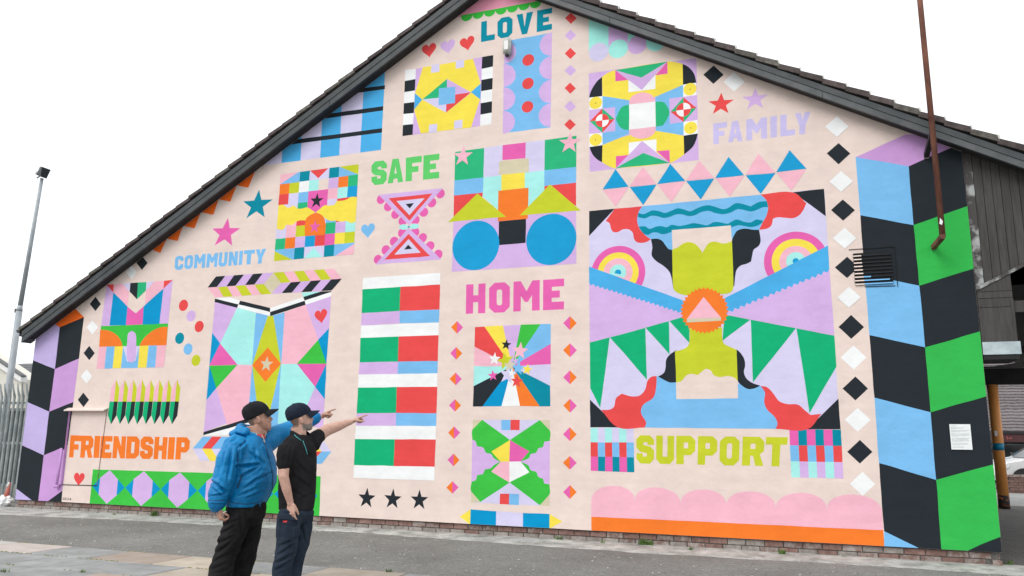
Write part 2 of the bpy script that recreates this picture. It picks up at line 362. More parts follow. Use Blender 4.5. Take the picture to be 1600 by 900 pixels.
# end face of the plinth on the passage corner
for course in range(3):
    for k in range(2):
        o = bpy.data.objects.new('brick', bm_var[k]['brick_stained']); COL.objects.link(o); o.parent = pl
        o.location = Vector((XR-0.012, 0.085+k*BL+(0 if course % 2 else .1), ZB-0.006-BH*(course+1)))-pp; o.rotation_euler.z = math.pi/2

# ---- roof
OV = 0.2
def sloped_strip(side, x0, x1, dz0, dz1, y0, y1, mi=0, mb=None):
    """bar following the roof slope: vertical offsets dz0..dz1 from the soffit line, between x0 and x1"""
    Z = ZL if side == 'L' else ZR
    if side == 'L': dz0, dz1 = (dz0*1.22 if dz0 > 0 else dz0), dz1*1.22
    mb = mb or MB()
    mb.prism([(x0, Z(x0)+dz0), (x1, Z(x1)+dz0), (x1, Z(x1)+dz1), (x0, Z(x0)+dz1)], y0, y1, mi=mi)
    return mb
XE_L, XE_R = -14.50, 5.2
roof = MB()
sloped_strip('L', XE_L, XA, 0.155, 0.21, -OV+0.03, 13.0, 0, roof); sloped_strip('R', XA, XE_R, 0.155, 0.21, -OV+0.03, 13.0, 0, roof)
roof_o = roof.build('roof', M['soffit'], bld)
sloped_strip('L', -14.26, XA-0.0, 0.0, 0.15, -OV+0.032, -0.003).build('soffit_board', M['soffit'], roof_o)
sloped_strip('R', XA, XE_R, 0.0, 0.15, -OV+0.032, -0.003).build('soffit_board', M['soffit'], roof_o)
# bargeboards in two steps, in lengths
def barge(side, xs):
    for a, b_ in zip(xs, xs[1:]):
        sloped_strip(side, a+0.003, b_-0.003, -0.022, 0.070, -OV-0.012, -OV+0.028).build('bargeboard', M['barge_light' if side == 'R' else 'barge_mid'], roof_o)  # left boards use darker tones: weaker light on that slope put into colour
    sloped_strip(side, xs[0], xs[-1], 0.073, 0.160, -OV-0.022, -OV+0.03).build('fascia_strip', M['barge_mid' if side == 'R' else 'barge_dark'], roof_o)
    sloped_strip(side, xs[0], xs[-1], 0.163, 0.214, -OV+0.0, -OV+0.029).build('undercloak', M['void'], roof_o)  # near-black colour carries the shadow under the tile edge
barge('L', [-14.37, -11.2, -7.6, XA]); barge('R', [XA, -2.6, 0.35, 3.2, XE_R])
# boxed eaves end at the left and gutter
mbx = MB(); mbx.prism([(-14.366, ZL(-14.366)-0.02), (-14.262, 3.195), (-14.262, 3.33), (-14.366, ZL(-14.366)+0.17)], -OV-0.008, -0.002); mbx.build('eaves_box', M['barge_dark'], roof_o)
mbx = MB()
gp = [(-14.47+0.055*math.cos(a)-0.02, 3.39+0.06*math.sin(a)) for a in [math.pi+math.pi*k/8 for k in range(9)]]
mbx.prism(gp, -OV-0.01, 13.0); mbx.build('gutter', M['lamp_black'], roof_o)
# verge tiles, one by one
TL = 0.325
def tile_obj(side, x_lo, mat):
    Z = ZL if side == 'L' else ZR; sgn = 1 if side == 'L' else -1
    dx = TL*math.cos(math.atan(SLP_L))*1.12*sgn
    # each tile tilts up a little at its lower (front) end and sits on the tile below
    mb = MB(); th = 0.050 if side == 'L' else 0.066; j = rnd.uniform(-.006, .006)
    lift = 0.047 if side == 'L' else 0.0
    za, zb = 0.246+lift+j, (0.214 if side == 'R' else 0.222)+lift+j
    x0, x1 = x_lo, x_lo+dx
    mb.prism([(x0, Z(x0)+za-0.040), (x1, Z(x1)+zb-0.040), (x1, Z(x1)+zb+th-0.030), (x0, Z(x0)+za+th-0.022)], -OV-0.045+rnd.uniform(-.006,.006), 0.12)
    return mb.build('verge_tile', mat, roof_o)
x = XE_L+0.05
while x < XA-0.1:
    tile_obj('L', x, M['tile_moss'] if rnd.random() < 0.22 else M['tile']); x += TL*math.cos(math.atan(SLP_L))
x = XE_R
while x > XA+0.1:
    tile_obj('R', x, M['tile_moss'] if rnd.random() < 0.25 else M['tile'])
    Zx = ZR(x)
    c = MB().prism([(x-0.012, Zx+0.25), (x+0.004, Zx+0.25), (x-0.012, Zx+0.315), (x-0.028, Zx+0.31)], -OV-0.05, -OV-0.046+0.03); c.build('tile_clip', M['litter_pale'], roof_o)
    x -= TL*math.cos(math.atan(SLP_R))
# ------------------------------------------------------------------ the mural: flat paint on the wall plane
# survey frames: (x0, y0, scale) of the enlarged photo views the outlines were measured in
FR = dict(A=(0,380,3.75), B=(0,600,3.75), C=(240,220,3.75), D=(280,400,3.75), E=(420,80,3.75), F=(540,220,4.0909), G=(600,0,3.75), H=(680,200,3.75),
          I=(530,410,3.913), J=(530,590,3.913), K=(680,420,3.75), L=(680,620,3.75), M=(880,0,3.75), N=(1080,60,3.75), O=(900,230,4.0909), P=(1100,230,4.0909),
          Q=(900,420,4.0909), R=(1100,420,4.0909), S=(900,580,3.0), T=(1120,580,3.0), U=(1280,160,2.8125), V=(1280,480,2.1429), X=(0,0,1), Y=(300,610,7.5), Z=(430,610,7.5))
def wp(fr, x, y):
    a = FR[fr]; return W(a[0]+x/a[2], a[1]+y/a[2])
CLIP = [(XL+0.001, ZB+0.001), (XR-0.001, ZB+0.001), (XR-0.001, ZR(XR)-0.002), (XA, ZA-0.002), (XL+0.001, ZL(XL)-0.002)]
def clip(poly):
    out_ = poly
    for i in range(len(CLIP)):
        ax, az = CLIP[i]; bx, bz = CLIP[(i+1) % len(CLIP)]
        side = lambda p: (bx-ax)*(p[1]-az)-(bz-az)*(p[0]-ax)
        res = []
        for k in range(len(out_)):
            p, q = out_[k-1], out_[k]; sp, sq = side(p), side(q)
            if (sp >= 0) != (sq >= 0):
                t = sp/(sp-sq); res.append((p[0]+(q[0]-p[0])*t, p[1]+(q[1]-p[1])*t))
            if sq >= 0: res.append(q)
        out_ = res
        if len(out_) < 3: return []
    return out_
def curve(pts, k=5, corner=48):
    """rounded outline through pts (metres); vertices that turn by more than 'corner' degrees stay sharp"""
    n = len(pts); P = [Vector(q) for q in pts]; sharp = []
    for i in range(n):
        a, b_ = P[i]-P[i-1], P[(i+1) % n]-P[i]
        sharp.append(a.length < 1e-6 or b_.length < 1e-6 or math.degrees(a.angle(b_)) > corner)
    out_ = []
    for i in range(n):
        j = (i+1) % n; p0, p1 = P[i], P[j]; d = p1-p0
        if sharp[i] and sharp[j]: out_.append(tuple(p0)); continue
        L_ = d.length
        t0 = d.copy() if sharp[i] else (p1-P[i-1]).normalized()*L_
        t1 = d.copy() if sharp[j] else (P[(j+1) % n]-p0).normalized()*L_
        for s_ in range(k):
            t = s_/k; h00 = 2*t**3-3*t*t+1; h10 = t**3-2*t*t+t; h01 = -2*t**3+3*t*t; h11 = t**3-t*t
            out_.append(tuple(p0*h00+t0*h10+p1*h01+t1*h11))
    return out_
class Motif:
    """one painted motif: shapes are layered in painting order, a fraction of a millimetre per coat"""
    def __init__(s, name, label=None, frame='X', base=0):
        s.name = name; s.label = label; s.fr = frame; s.base = base; s.shapes = []
    @staticmethod
    def wobble(loop):
        out_ = []
        for i, a in enumerate(loop):
            b_ = loop[(i+1) % len(loop)]; L_ = math.hypot(b_[0]-a[0], b_[1]-a[1]); k = min(24, max(1, int(L_/0.07)))
            for j in range(k):
                x_, z_ = a[0]+(b_[0]-a[0])*j/k, a[1]+(b_[1]-a[1])*j/k
                out_.append((x_+0.0045*mnoise.noise(Vector((x_*4, z_*4, 1))), z_+0.0045*mnoise.noise(Vector((x_*4, z_*4, 7)))))
        return out_
    def raw(s, col, loops):
        loops = [s.wobble(l) for l in loops]
        loops = [clip(l) for l in loops] if len(loops) == 1 else loops
        if not loops or len(loops[0]) < 3: return s
        xs = [p[0] for p in loops[0]]; zs = [p[1] for p in loops[0]]
        s.shapes.append((col, loops, (min(xs), max(xs), min(zs), max(zs)))); return s
    def p(s, col, *pts, fr=None):
        """polygon; points (x, y) in the motif's frame or ('F', x, y)"""
        return s.raw(col, [[wp(q[0], q[1], q[2]) if isinstance(q[0], str) else wp(fr or s.fr, q[0], q[1]) for q in pts]])
    def c(s, col, *pts, corner=48):
        return s.raw(col, [curve([wp(q[0], q[1], q[2]) if isinstance(q[0], str) else wp(s.fr, q[0], q[1]) for q in pts], corner=corner)])
    def many(s, spec):
        for it in spec:
            if it[0][0] == '~': s.c(it[0][1:], *it[1:])
            else: s.p(it[0], *it[1:])
        return s
    def circ(s, col, cx, cy, r, fr=None, n=40, a0=0, a1=360, rx=None, pie=False):
        fr = fr or s.fr; x, z = wp(fr, cx, cy); zz = abs(wp(fr, cx, cy-r)[1]-wp(fr, cx, cy+r)[1])/2
        xx = zz if rx is None else abs(wp(fr, cx-rx, cy)[0]-wp(fr, cx+rx, cy)[0])/2
        full = (a1-a0) >= 360; k = n if full else n+1
        pts = [(x+xx*math.cos(math.radians(a0+(a1-a0)*i/n)), z+zz*math.sin(math.radians(a0+(a1-a0)*i/n))) for i in range(k)]
        if pie: pts.append((x, z))
        return s.raw(col, [pts])
    def star(s, col, cx, cy, r, rot=0, inner=0.40, fr=None, sx=1.0):
        fr = fr or s.fr; x, z = wp(fr, cx, cy); R_ = abs(wp(fr, cx, cy-r)[1]-wp(fr, cx, cy+r)[1])/2
        return s.raw(col, [[(x+sx*(R_ if i % 2 == 0 else R_*inner)*math.sin(math.radians(36*i+rot)), z+(R_ if i % 2 == 0 else R_*inner)*math.cos(math.radians(36*i+rot))) for i in range(10)]])
    def heart(s, col, cx, cy, h, rot=0, wr=1.0, fr=None):
        fr = fr or s.fr; x, z = wp(fr, cx, cy); H_ = abs(wp(fr, cx, cy-h/2)[1]-wp(fr, cx, cy+h/2)[1])
        pts = []
        for i in range(36):
            t = 2*math.pi*i/36
            a = 16*math.sin(t)**3; b_ = 13*math.cos(t)-5*math.cos(2*t)-2*math.cos(3*t)-math.cos(4*t)
            pts.append((a/29*H_*wr, (b_+2.5)/29*H_))
        c_, s_ = math.cos(math.radians(rot)), math.sin(math.radians(rot))
        return s.raw(col, [[(x+a*c_-b_*s_, z+a*s_+b_*c_) for a, b_ in pts]])
    def build(s):
        lay = []
        mb = MB(); names = []
        for i, (col, loops, bb) in enumerate(s.shapes):
            k = 0
            for j in range(i):
                o_ = s.shapes[j][2]
                if bb[0] < o_[1]-1e-3 and o_[0] < bb[1]-1e-3 and bb[2] < o_[3]-1e-3 and o_[2] < bb[3]-1e-3: k = max(k, lay[j]+1)
            lay.append(k)
            y = -(0.0004+0.00012*k+s.base)
            if col not in names: names.append(col)
            lv = [[Vector((p[0], p[1], 0)) for p in l] for l in loops]
            tris = tessellate_polygon(lv)
            flat = [v for l in lv for v in l]
            fixed = []
            for t_ in tris:
                a, b_, c_ = (flat[t_[0]], flat[t_[1]], flat[t_[2]])
                ar = (b_-a).cross(c_-a).z
                if abs(ar) < 1e-9: continue
                fixed.append(t_ if ar > 0 else (t_[0], t_[2], t_[1]))
            mb.add([(v.x, y, v.y) for v in flat], fixed, names.index(col))
        o = obj(s.name, mb.v, mb.f, [M[n] for n in names], wall, mb.m, center='mid')
        if s.label: o['label'] = s.label
        return o

# ---- block lettering: glyphs in a unit box, outer loop first, holes after
C8 = 0.24
def octo(x0, x1, y0, y1, cx, cy): return [(x0+cx,y0),(x1-cx,y0),(x1,y0+cy),(x1,y1-cy),(x1-cx,y1),(x0+cx,y1),(x0,y1-cy),(x0,y0+cy)]
GL = {
 'L': [[(0,0),(1,0),(1,.27),(.42,.27),(.42,1),(0,1)]],
 'O': [octo(0,1,0,1,.26,.17), octo(.37,.63,.24,.76,.06,.05)],
 'V': [[(.34,0),(.66,0),(1,1),(.62,1),(.5,.36),(.38,1),(0,1)]],
 'E': [[(0,0),(1,0),(1,.26),(.42,.26),(.42,.39),(.80,.39),(.80,.62),(.42,.62),(.42,.75),(1,.75),(1,1),(0,1)]],
 'S': [[(.22,0),(.78,0),(1,.17),(1,.46),(.80,.60),(.40,.66),(.40,.74),(.62,.76),(.64,.66),(1,.66),(1,.84),(.78,1),(.22,1),(0,.84),(0,.56),(.2,.42),(.60,.36),(.60,.26),(.38,.24),(.36,.36),(0,.36),(0,.17)]],
 'A': [[(0,0),(.34,0),(.38,.17),(.62,.17),(.66,0),(1,0),(.70,1),(.30,1)], [(.43,.39),(.57,.39),(.5,.72)]],
 'F': [[(0,0),(.40,0),(.40,.36),(.80,.36),(.80,.60),(.40,.60),(.40,.74),(1,.74),(1,1),(0,1)]],
 'H': [[(0,0),(.37,0),(.37,.38),(.63,.38),(.63,0),(1,0),(1,1),(.63,1),(.63,.62),(.37,.62),(.37,1),(0,1)]],
 'M': [[(0,0),(.29,0),(.29,.52),(.44,.30),(.56,.30),(.71,.52),(.71,0),(1,0),(1,1),(.72,1),(.5,.66),(.28,1),(0,1)]],
 'C': [[(.24,0),(.76,0),(1,.17),(1,.40),(.62,.40),(.62,.26),(.38,.26),(.38,.74),(.62,.74),(.62,.62),(1,.62),(1,.83),(.76,1),(.24,1),(0,.83),(0,.17)]],
 'U': [[(.24,0),(.76,0),(1,.17),(1,1),(.63,1),(.63,.26),(.37,.26),(.37,1),(0,1),(0,.17)]],
 'N': [[(0,0),(.36,0),(.36,.46),(.64,0),(1,0),(1,1),(.64,1),(.64,.54),(.36,1),(0,1)]],
 'I': [[(0,0),(1,0),(1,1),(0,1)]],
 'T': [[(.31,0),(.69,0),(.69,.74),(1,.74),(1,1),(0,1),(0,.74),(.31,.74)]],
 'Y': [[(.31,0),(.69,0),(.69,.38),(1,1),(.62,1),(.5,.66),(.38,1),(0,1),(.31,.38)]],
 'R': [[(0,0),(.38,0),(.38,.34),(.50,.34),(.63,0),(1,0),(.82,.40),(1,.52),(1,.83),(.78,1),(0,1)], [(.38,.58),(.60,.58),(.60,.76),(.38,.76)]],
 'D': [[(0,0),(.74,0),(1,.17),(1,.83),(.74,1),(0,1)], [(.38,.25),(.62,.25),(.62,.75),(.38,.75)]],
 'P': [[(0,0),(.40,0),(.40,.32),(.76,.32),(1,.48),(1,.84),(.76,1),(0,1)], [(.40,.56),(.62,.56),(.62,.76),(.40,.76)]],
 'G': [[(.2,0),(.8,0),(1,.15),(1,.52),(.5,.52),(.5,.38),(.75,.38),(.75,.18),(.25,.18),(.25,.82),(.75,.82),(.75,.68),(1,.68),(1,.85),(.8,1),(.2,1),(0,.85),(0,.15)]],
 '2': [[(0,0),(1,0),(1,.17),(.4,.17),(1,.58),(1,.85),(.8,1),(.2,1),(0,.85),(0,.66),(.26,.66),(.26,.82),(.74,.82),(.74,.6),(0,.16)]],
 '4': [[(.58,0),(.84,0),(.84,.22),(1,.22),(1,.4),(.84,.4),(.84,1),(.6,1),(0,.4),(0,.22),(.58,.22)]],
}
def word(text, col, frame, tl, tr, br, bl, spans, label, base=0.0):
    """letters of a word on the quad tl..bl; spans are each letter's left/right measured along the quad"""
    x0, x1 = tl[0], tr[0]
    m_ = Motif('painted_word', label, frame, base)
    TLw, TRw, BRw, BLw = (Vector(wp(frame, *q)) for q in (tl, tr, br, bl))
    for ch, (a, b_) in zip(text, spans):
        def at(u, v):
            uu = ((a+(b_-a)*u)-x0)/(x1-x0)
            p_ = (BLw.lerp(BRw, uu)).lerp(TLw.lerp(TRw, uu), v); return (p_.x, p_.y)
        loops = [[at(u, v) for u, v in l] for l in GL[ch]]
        m_.raw(col, loops)
    return m_.build()
def lerp2(a, b_, t): return (a[0]+(b_[0]-a[0])*t, a[1]+(b_[1]-a[1])*t)
def quad(tl, tr, br, bl):
    return lambda u, v: lerp2(lerp2(tl, tr, u), lerp2(bl, br, u), v)
def one(name, label, fr, *shapes, base=0.0):
    m_ = Motif(name, label, fr, base)
    m_.many(shapes); return m_.build()
def diamond(col, fr, cx, cy, hw, hh, label=None, name='painted_diamond', col2=None, base=0.0):
    m_ = Motif(name, label, fr, base)
    if col2:
        m_.p(col, (cx, cy-hh), (cx, cy+hh), (cx-hw, cy)); m_.p(col2, (cx, cy-hh), (cx+hw, cy), (cx, cy+hh))
    else: m_.p(col, (cx, cy-hh), (cx+hw, cy), (cx, cy+hh), (cx-hw, cy))
    return m_.build()

# ---- corner cube bands
one('painted_cube_band', 'band of tumbling cubes in lilac, black and orange by the fence', 'A',
    ('deep_orange',(305,463),(380,372),(430,340),(430,372),(492,433),(350,493)), ('cube_lilac',(60,530),(200,463),(305,440),(305,463),(350,493),(322,737),(60,634)), ('black',(350,493),(492,433),(463,675),(322,737)),
    ('black',('B',60,-191),('B',322,-88),('B',288,162),('B',60,61)), ('purple',('B',322,-88),('B',463,-150),('B',430,105),('B',288,162)),
    ('cube_lilac',('B',60,61),('B',288,162),('B',257,418),('B',60,327)), ('black',('B',288,162),('B',430,105),('B',396,358),('B',257,418)),
    ('black',('B',60,327),('B',257,418),('B',222,700),('B',200,692),('B',95,612),('B',60,586)), ('purple',('B',257,418),('B',396,358),('B',366,625),('B',262,700),('B',222,700)),
    ('black',('B',262,700),('B',366,625),('B',360,700)), ('cube_lilac',('B',60,586),('B',95,612),('B',200,692),('B',60,700)))
one('painted_cube_band', 'tall band of tumbling cubes in blue, black and green at the passage corner', 'U',
    ('purple',(160,240),(380,140),(520,140),(640,174),(393,280)), ('light_blue',(160,240),(393,280),(415,540),(180,495)), ('black',(393,280),(640,174),(720,140),(720,430),(415,540)),
    ('black',(180,495),(415,540),(440,805),(200,757)), ('cube_green',(415,540),(720,430),(720,717),(440,805)),
    ('light_blue',(200,757),(440,805),('V',355,135),('V',168,93)), ('black',(440,805),(720,717),('V',640,51),('V',355,135)),
    ('black',('V',168,93),('V',355,135),('V',372,352),('V',185,303)), ('cube_green',('V',355,135),('V',640,51),('V',640,275),('V',372,352)),
    ('light_blue',('V',185,303),('V',372,352),('V',392,578),('V',200,522)), ('black',('V',372,352),('V',640,275),('V',640,511),('V',392,578)),
    ('black',('V',200,522),('V',392,578),('V',413,860),('V',440,860),('V',345,812),('V',217,750)), ('cube_green',('V',392,578),('V',640,511),('V',640,752),('V',610,767),('V',540,795),('V',470,860),('V',413,860)),
    ('black',('V',640,752),('V',610,767),('V',540,795),('V',490,818),('V',470,860),('V',640,860)), ('light_blue',('V',217,750),('V',345,812),('V',430,860),('V',219,860)))

# ---- columns of diamonds
for c_, f_, x, y in (('black','A',832,115),('white','A',770,170),('black','A',559,356),('white','A',541,493),('black','A',523,644),('white','A',507,780),('black','B',489,93)):
    diamond(c_, f_, x, y, 33, 42)
for c_, x, y in (('white',78,107),('black',85,225),('white',96,348),('black',104,473),('white',112,597),('black',122,725),('white',131,857)): diamond(c_, 'U', x, y, 52, 46, base=0.0035)
for c_, x, y in (('black',107,66),('white',115,168),('black',121,272),('white',129,377),('black',136,484),('white',145,591)): diamond(c_, 'V', x, y, 43, 40)
diamond('black', 'N', 131, 213, 60, 54); diamond('white', 'N', 251, 255, 62, 56)
for i, (x, y) in enumerate(((1095,107),(1093,207),(1092,313),(1092,413),(1091,517),(1091,624),(1090,730))): diamond('red' if i % 2 == 0 else 'lilac', 'G', x, y, 34, 33)
for i, (f_, x, y) in enumerate((('I',721,397),('I',716,556),('I',712,713),('J',708,170),('J',703,337),('J',699,503),('J',693,672))):
    a, b_ = ('orange','hot_pink') if i % 2 == 0 else ('hot_pink','orange'); diamond(a, f_, x, y, 37, 39, col2=b_)
for i, (f_, x, y) in enumerate((('K',790,318),('K',790,477),('K',790,636),('K',790,802),('L',789,220),('L',789,387),('L',789,558))):
    a, b_ = ('hot_pink','orange') if i % 2 == 0 else ('orange','hot_pink'); diamond(a, f_, x, y, 40, 41, col2=b_)

# ---- left: chevron panel, dots, pickets
one('painted_panel', 'small panel with blue and pink V shapes over a green arch and stripes', 'A',
    ('lilac',(625,243),(667,285),(642,482),(593,486)), ('red',(625,243),(667,240),(664,287)), ('pink',(667,240),(720,236),(757,285),(748,372),(664,287)),
    ('lavender',(720,236),(764,233),(759,286)), ('black',(764,233),(808,230),(803,328),(760,285)), ('green',(808,230),(858,228),(855,278),(803,328)),
    ('lavender',(858,228),(905,224),(855,278)), ('pink',(905,224),(962,220),(958,266),(850,360),(855,278)), ('red',(962,220),(1012,215),(958,266)),
    ('lilac',(1012,215),(985,470),(935,473),(958,266)), ('deep_blue',(664,287),(748,372),(738,480),(642,482)), ('hot_pink',(748,372),(795,412),(842,370),(835,476),(738,480)),
    ('deep_blue',(958,266),(850,362),(842,370),(835,476),(935,473)), ('grass',(593,486),(985,470),(976,598),(582,607)),
    ('~orange',(581,607),(588,508),(620,508),(655,519),(690,545),(710,575),(718,603)), ('~orange',(976,598),(982,490),(945,492),(900,510),(855,545),(832,573),(818,601)),
    ('pink',(581,607),(625,606),(612,735),(566,736)), ('light_blue',(625,606),(672,605),(660,733),(612,735)), ('yellow',(672,605),(722,604),(708,732),(660,733)),
    ('light_blue',(722,604),(818,602),(808,730),(708,732)), ('yellow',(818,602),(872,600),(858,728),(808,730)), ('light_blue',(872,600),(920,599),(910,727),(858,728)), ('pink',(920,599),(973,598),(960,725),(910,727)),
    ('lavender',(722,604),(818,602),(794,690),(745,695)),
    ('~lilac',(748,545),(755,525),(773,514),(791,525),(798,545),(798,600),(795,670),(785,692),(770,699),(752,690),(744,670)))
for c_, x, y in (('red',1075,364),('lilac',1120,426),('red',1167,488),('teal',1053,557),('light_blue',1102,620),('lime',1148,687)):
    m_ = Motif('painted_dot', None, 'A'); m_.circ(c_, x, y, 33); m_.build()
m_ = Motif('painted_picket_row', 'row of pointed pickets, pink and lime above, green and black below', 'B')
for i in range(8):
    x = 642+51*i
    m_.p('pink',(x,103),(x+26,103),(x+38,-27),(x+9,30)); m_.p('lime',(x+26,103),(x+50,103),(x+58,25),(x+38,-27))
    m_.p('flag_green',(x,103),(x+26,103),(x+8,236),(x-10,182)); m_.p('black',(x+26,103),(x+49,103),(x+40,185),(x+8,236))
m_.build()
word('FRIENDSHIP','orange','B',(415,301),(1115,313),(1106,444),(406,430),[(413,482),(482,558),(564,598),(602,672),(678,752),(757,833),(838,912),(918,990),(996,1032),(1040,1114)],'word FRIENDSHIP in orange block capitals')
word('GG24','black','B',(369,665),(418,669),(417,682),(367,679),[(369,379),(381,391),(395,405),(408,418)],'tiny painter initials and year in dark paint')
m_ = Motif('painted_heart','red heart under the start of the orange word','B'); m_.heart('red',463,560,80,wr=1.0); m_.build()
def band_hex():
    m_ = Motif('painted_band','green band of lilac hexagons and blue points along the wall foot','B')
    tl, tr, br, bl = (545,500),(1879,541),(1871,790),(524,705)
    m_.p('grass',tl,tr,br,bl)
    q = quad((545,500),(1879,541),(1871,772),(525,697)); xs = [540,733,941,1157,1377,1605,1862]
    for a, b_ in zip(xs, xs[1:]):
        u = lambda x: (x-535)/(1875-535)
        w = b_-a; pt = lambda x, v: q(u(x), v)
        l, r = a+w*0.22, a+w*0.76; c_ = a+w*0.49
        m_.p('lilac',pt(c_,0.01),pt(r,0.27),pt(r,0.74),pt(c_,1.0),pt(l,0.74),pt(l,0.24))
        m_.p('deep_blue',pt(l,0.25),pt(l,0.73),pt(a+2,0.5)); m_.p('deep_blue',pt(r,0.27),pt(b_-2,0.5),pt(r,0.74))
    m_.build()
band_hex()

# ---- zigzag under the left slope, stars, COMMUNITY
for l, t_, r in (((488,262),(555,275),(595,180)),((382,343),(450,357),(486,262)),((278,420),(350,433),(381,343)),((172,498),(240,513),(277,420)),((78,575),(140,587),(172,498)),((-10,638),(40,658),(77,573))):
    one('painted_zigzag', None, 'C', ('deep_orange', l, t_, r, (r[0]+20, r[1]-80), (l[0]+10, l[1]-120)))
for c_, f_, x, y, r, rot, lb in (('teal','C',607,377,90,3,'teal star below the orange zigzag'),('hot_pink','C',421,541,89,5,'pink star above the word COMMUNITY'),
        ('red','N',174,385,68,4,'red star above the word FAMILY'),('lilac','N',375,357,68,2,'lilac star above the word FAMILY'),
        ('black','J',168,738,66,2,'first of three black stars under the striped flag panel'),('black','J',327,743,66,2,'middle of three black stars under the striped flag panel'),('black','J',490,749,66,0,'last of three black stars under the striped flag panel')):
    m_ = Motif('painted_star', lb, f_); m_.star(c_, x, y, r, rot, sx=1.18 if f_ == 'C' else 1.06 if f_ == 'N' else 1.0); m_.build()
word('COMMUNITY','light_blue','C',(128,677),(660,632),(652,717),(123,757),[(128,180),(187,238),(246,312),(320,385),(392,442),(450,502),(510,530),(536,597),(602,660)],'word COMMUNITY in light blue block capitals')

# ---- patchwork face panel
def patchwork():
    m_ = Motif('painted_panel','square patchwork panel of small colour blocks with yellow clouds','C')
    q = quad((745,197),(1202,137),(1172,665),(705,705)); V_ = [0,.115,.236,.357,.5,.62,.745,.87,1]
    def cell(col, c0, c1, r): m_.p(col, q(c0/8,V_[r]), q(c1/8,V_[r]), q(c1/8,V_[r+1]), q(c0/8,V_[r+1]))
    cell('light_blue',0,2,0); cell('teal',2,3,0); cell('lavender',3,5,0); cell('teal',5,6,0); cell('light_blue',6,8,0)
    for i, c_ in enumerate(('orange','lime','white','mint','peach','lilac','orange','green')): cell(c_,i,i+1,1)
    for a, b_, c_ in ((0,1,'red'),(1,2,'lavender'),(2,3,'light_blue'),(3,5,'hot_pink'),(5,6,'pink'),(6,7,'mint'),(7,8,'blue')): cell(c_,a,b_,2)
    for a, b_, c_ in ((0,1,'lavender'),(1,2,'lavender'),(2,3,'green'),(3,5,'hot_pink'),(5,6,'lavender'),(6,8,'red')): cell(c_,a,b_,3)
    for a, b_, c_ in ((0,1,'lavender'),(1,2,'pink'),(2,3,'red'),(3,5,'lavender'),(5,6,'light_blue'),(6,8,'red')): cell(c_,a,b_,4)
    for a, b_, c_ in ((0,1,'lavender'),(1,2,'pink'),(2,3,'lime'),(3,5,'orange'),(5,6,'green'),(6,7,'lilac'),(7,8,'mint')): cell(c_,a,b_,5)
    for i, c_ in enumerate(('green','orange','lilac','blue','red','hot_pink','yellow','lime')): cell(c_,i,i+1,6)
    cell('light_blue',0,2,7); cell('teal',2,3,7); cell('lavender',3,5,7); cell('teal',5,6,7); cell('light_blue',6,8,7)
    m_.p('pink',q(0,0),q(.23,0),q(0,.115)); m_.p('red',q(.375,0),q(.61,0),q(.49,.1)); m_.p('lime',q(.75,0),q(1,0),q(1,.115))
    m_.p('lime',q(0,.885),q(.23,1),q(0,1)); m_.p('mint',q(.49,.885),q(.61,1),q(.375,1)); m_.p('pink',q(1,.885),q(1,1),q(.77,1))
    m_.c('yellow',(732,378),(760,376),(790,392),(820,380),(845,397),(870,397),(900,390),(930,408),(950,420),(925,432),(902,446),(890,467),(860,466),(835,475),(815,492),(778,492),(765,515),(745,522),(722,514))
    m_.c('yellow',(950,420),(975,400),(1000,380),(1030,380),(1060,375),(1075,352),(1110,350),(1130,345),(1160,328),(1193,330),(1184,472),(1160,482),(1130,470),(1100,475),(1070,468),(1040,470),(1010,457),(985,435))
    m_.c('orange',(886,556),(890,467),(912,438),(950,424),(985,434),(1004,465),(1001,552))
    m_.star('black',956,352,46,4); m_.star('hot_pink',945,504,40,3)
    m_.build()
patchwork()

# ---- twisted ribbon and kite panel
def strip(m_, tops, bots, y0t, y1t, y0b, y1b, cols):
    f_ = lambda x, xs, a, b_: (x, a+(b_-a)*(x-xs[0])/(xs[-1]-xs[0]))
    for i in range(len(tops)-1):
        m_.p(cols[i % len(cols)], f_(tops[i],tops,y0t,y1t), f_(tops[i+1],tops,y0t,y1t), f_(bots[i+1],bots,y0b,y1b), f_(bots[i],bots,y0b,y1b))
m_ = Motif('painted_ribbon','folded ribbon of slanted black, lilac, pink and lime stripes','D')
strip(m_,[215,270,322,380,432,490,553],[167,220,277,330,387,440,495],120,97,185,163,['black','lilac'])
strip(m_,[167,228,280,330,388,440,495],[210,258,312,368,425,480,540],186,164,243,222,['pink','lime'])
m_.p('gold',(553,97),(597,158),(540,222),(495,163))
strip(m_,[553,612,672,730,788,848,908],[597,652,708,768,832,890,952],97,75,158,133,['lime','pink'])
strip(m_,[597,655,715,772,832,890,952],[540,602,660,717,775,833,893],158,133,222,202,['lilac','black'])
m_.build()
m_ = Motif('painted_panel','tall kite panel with a gold star on an orange diamond, behind the two men','D',0.0)
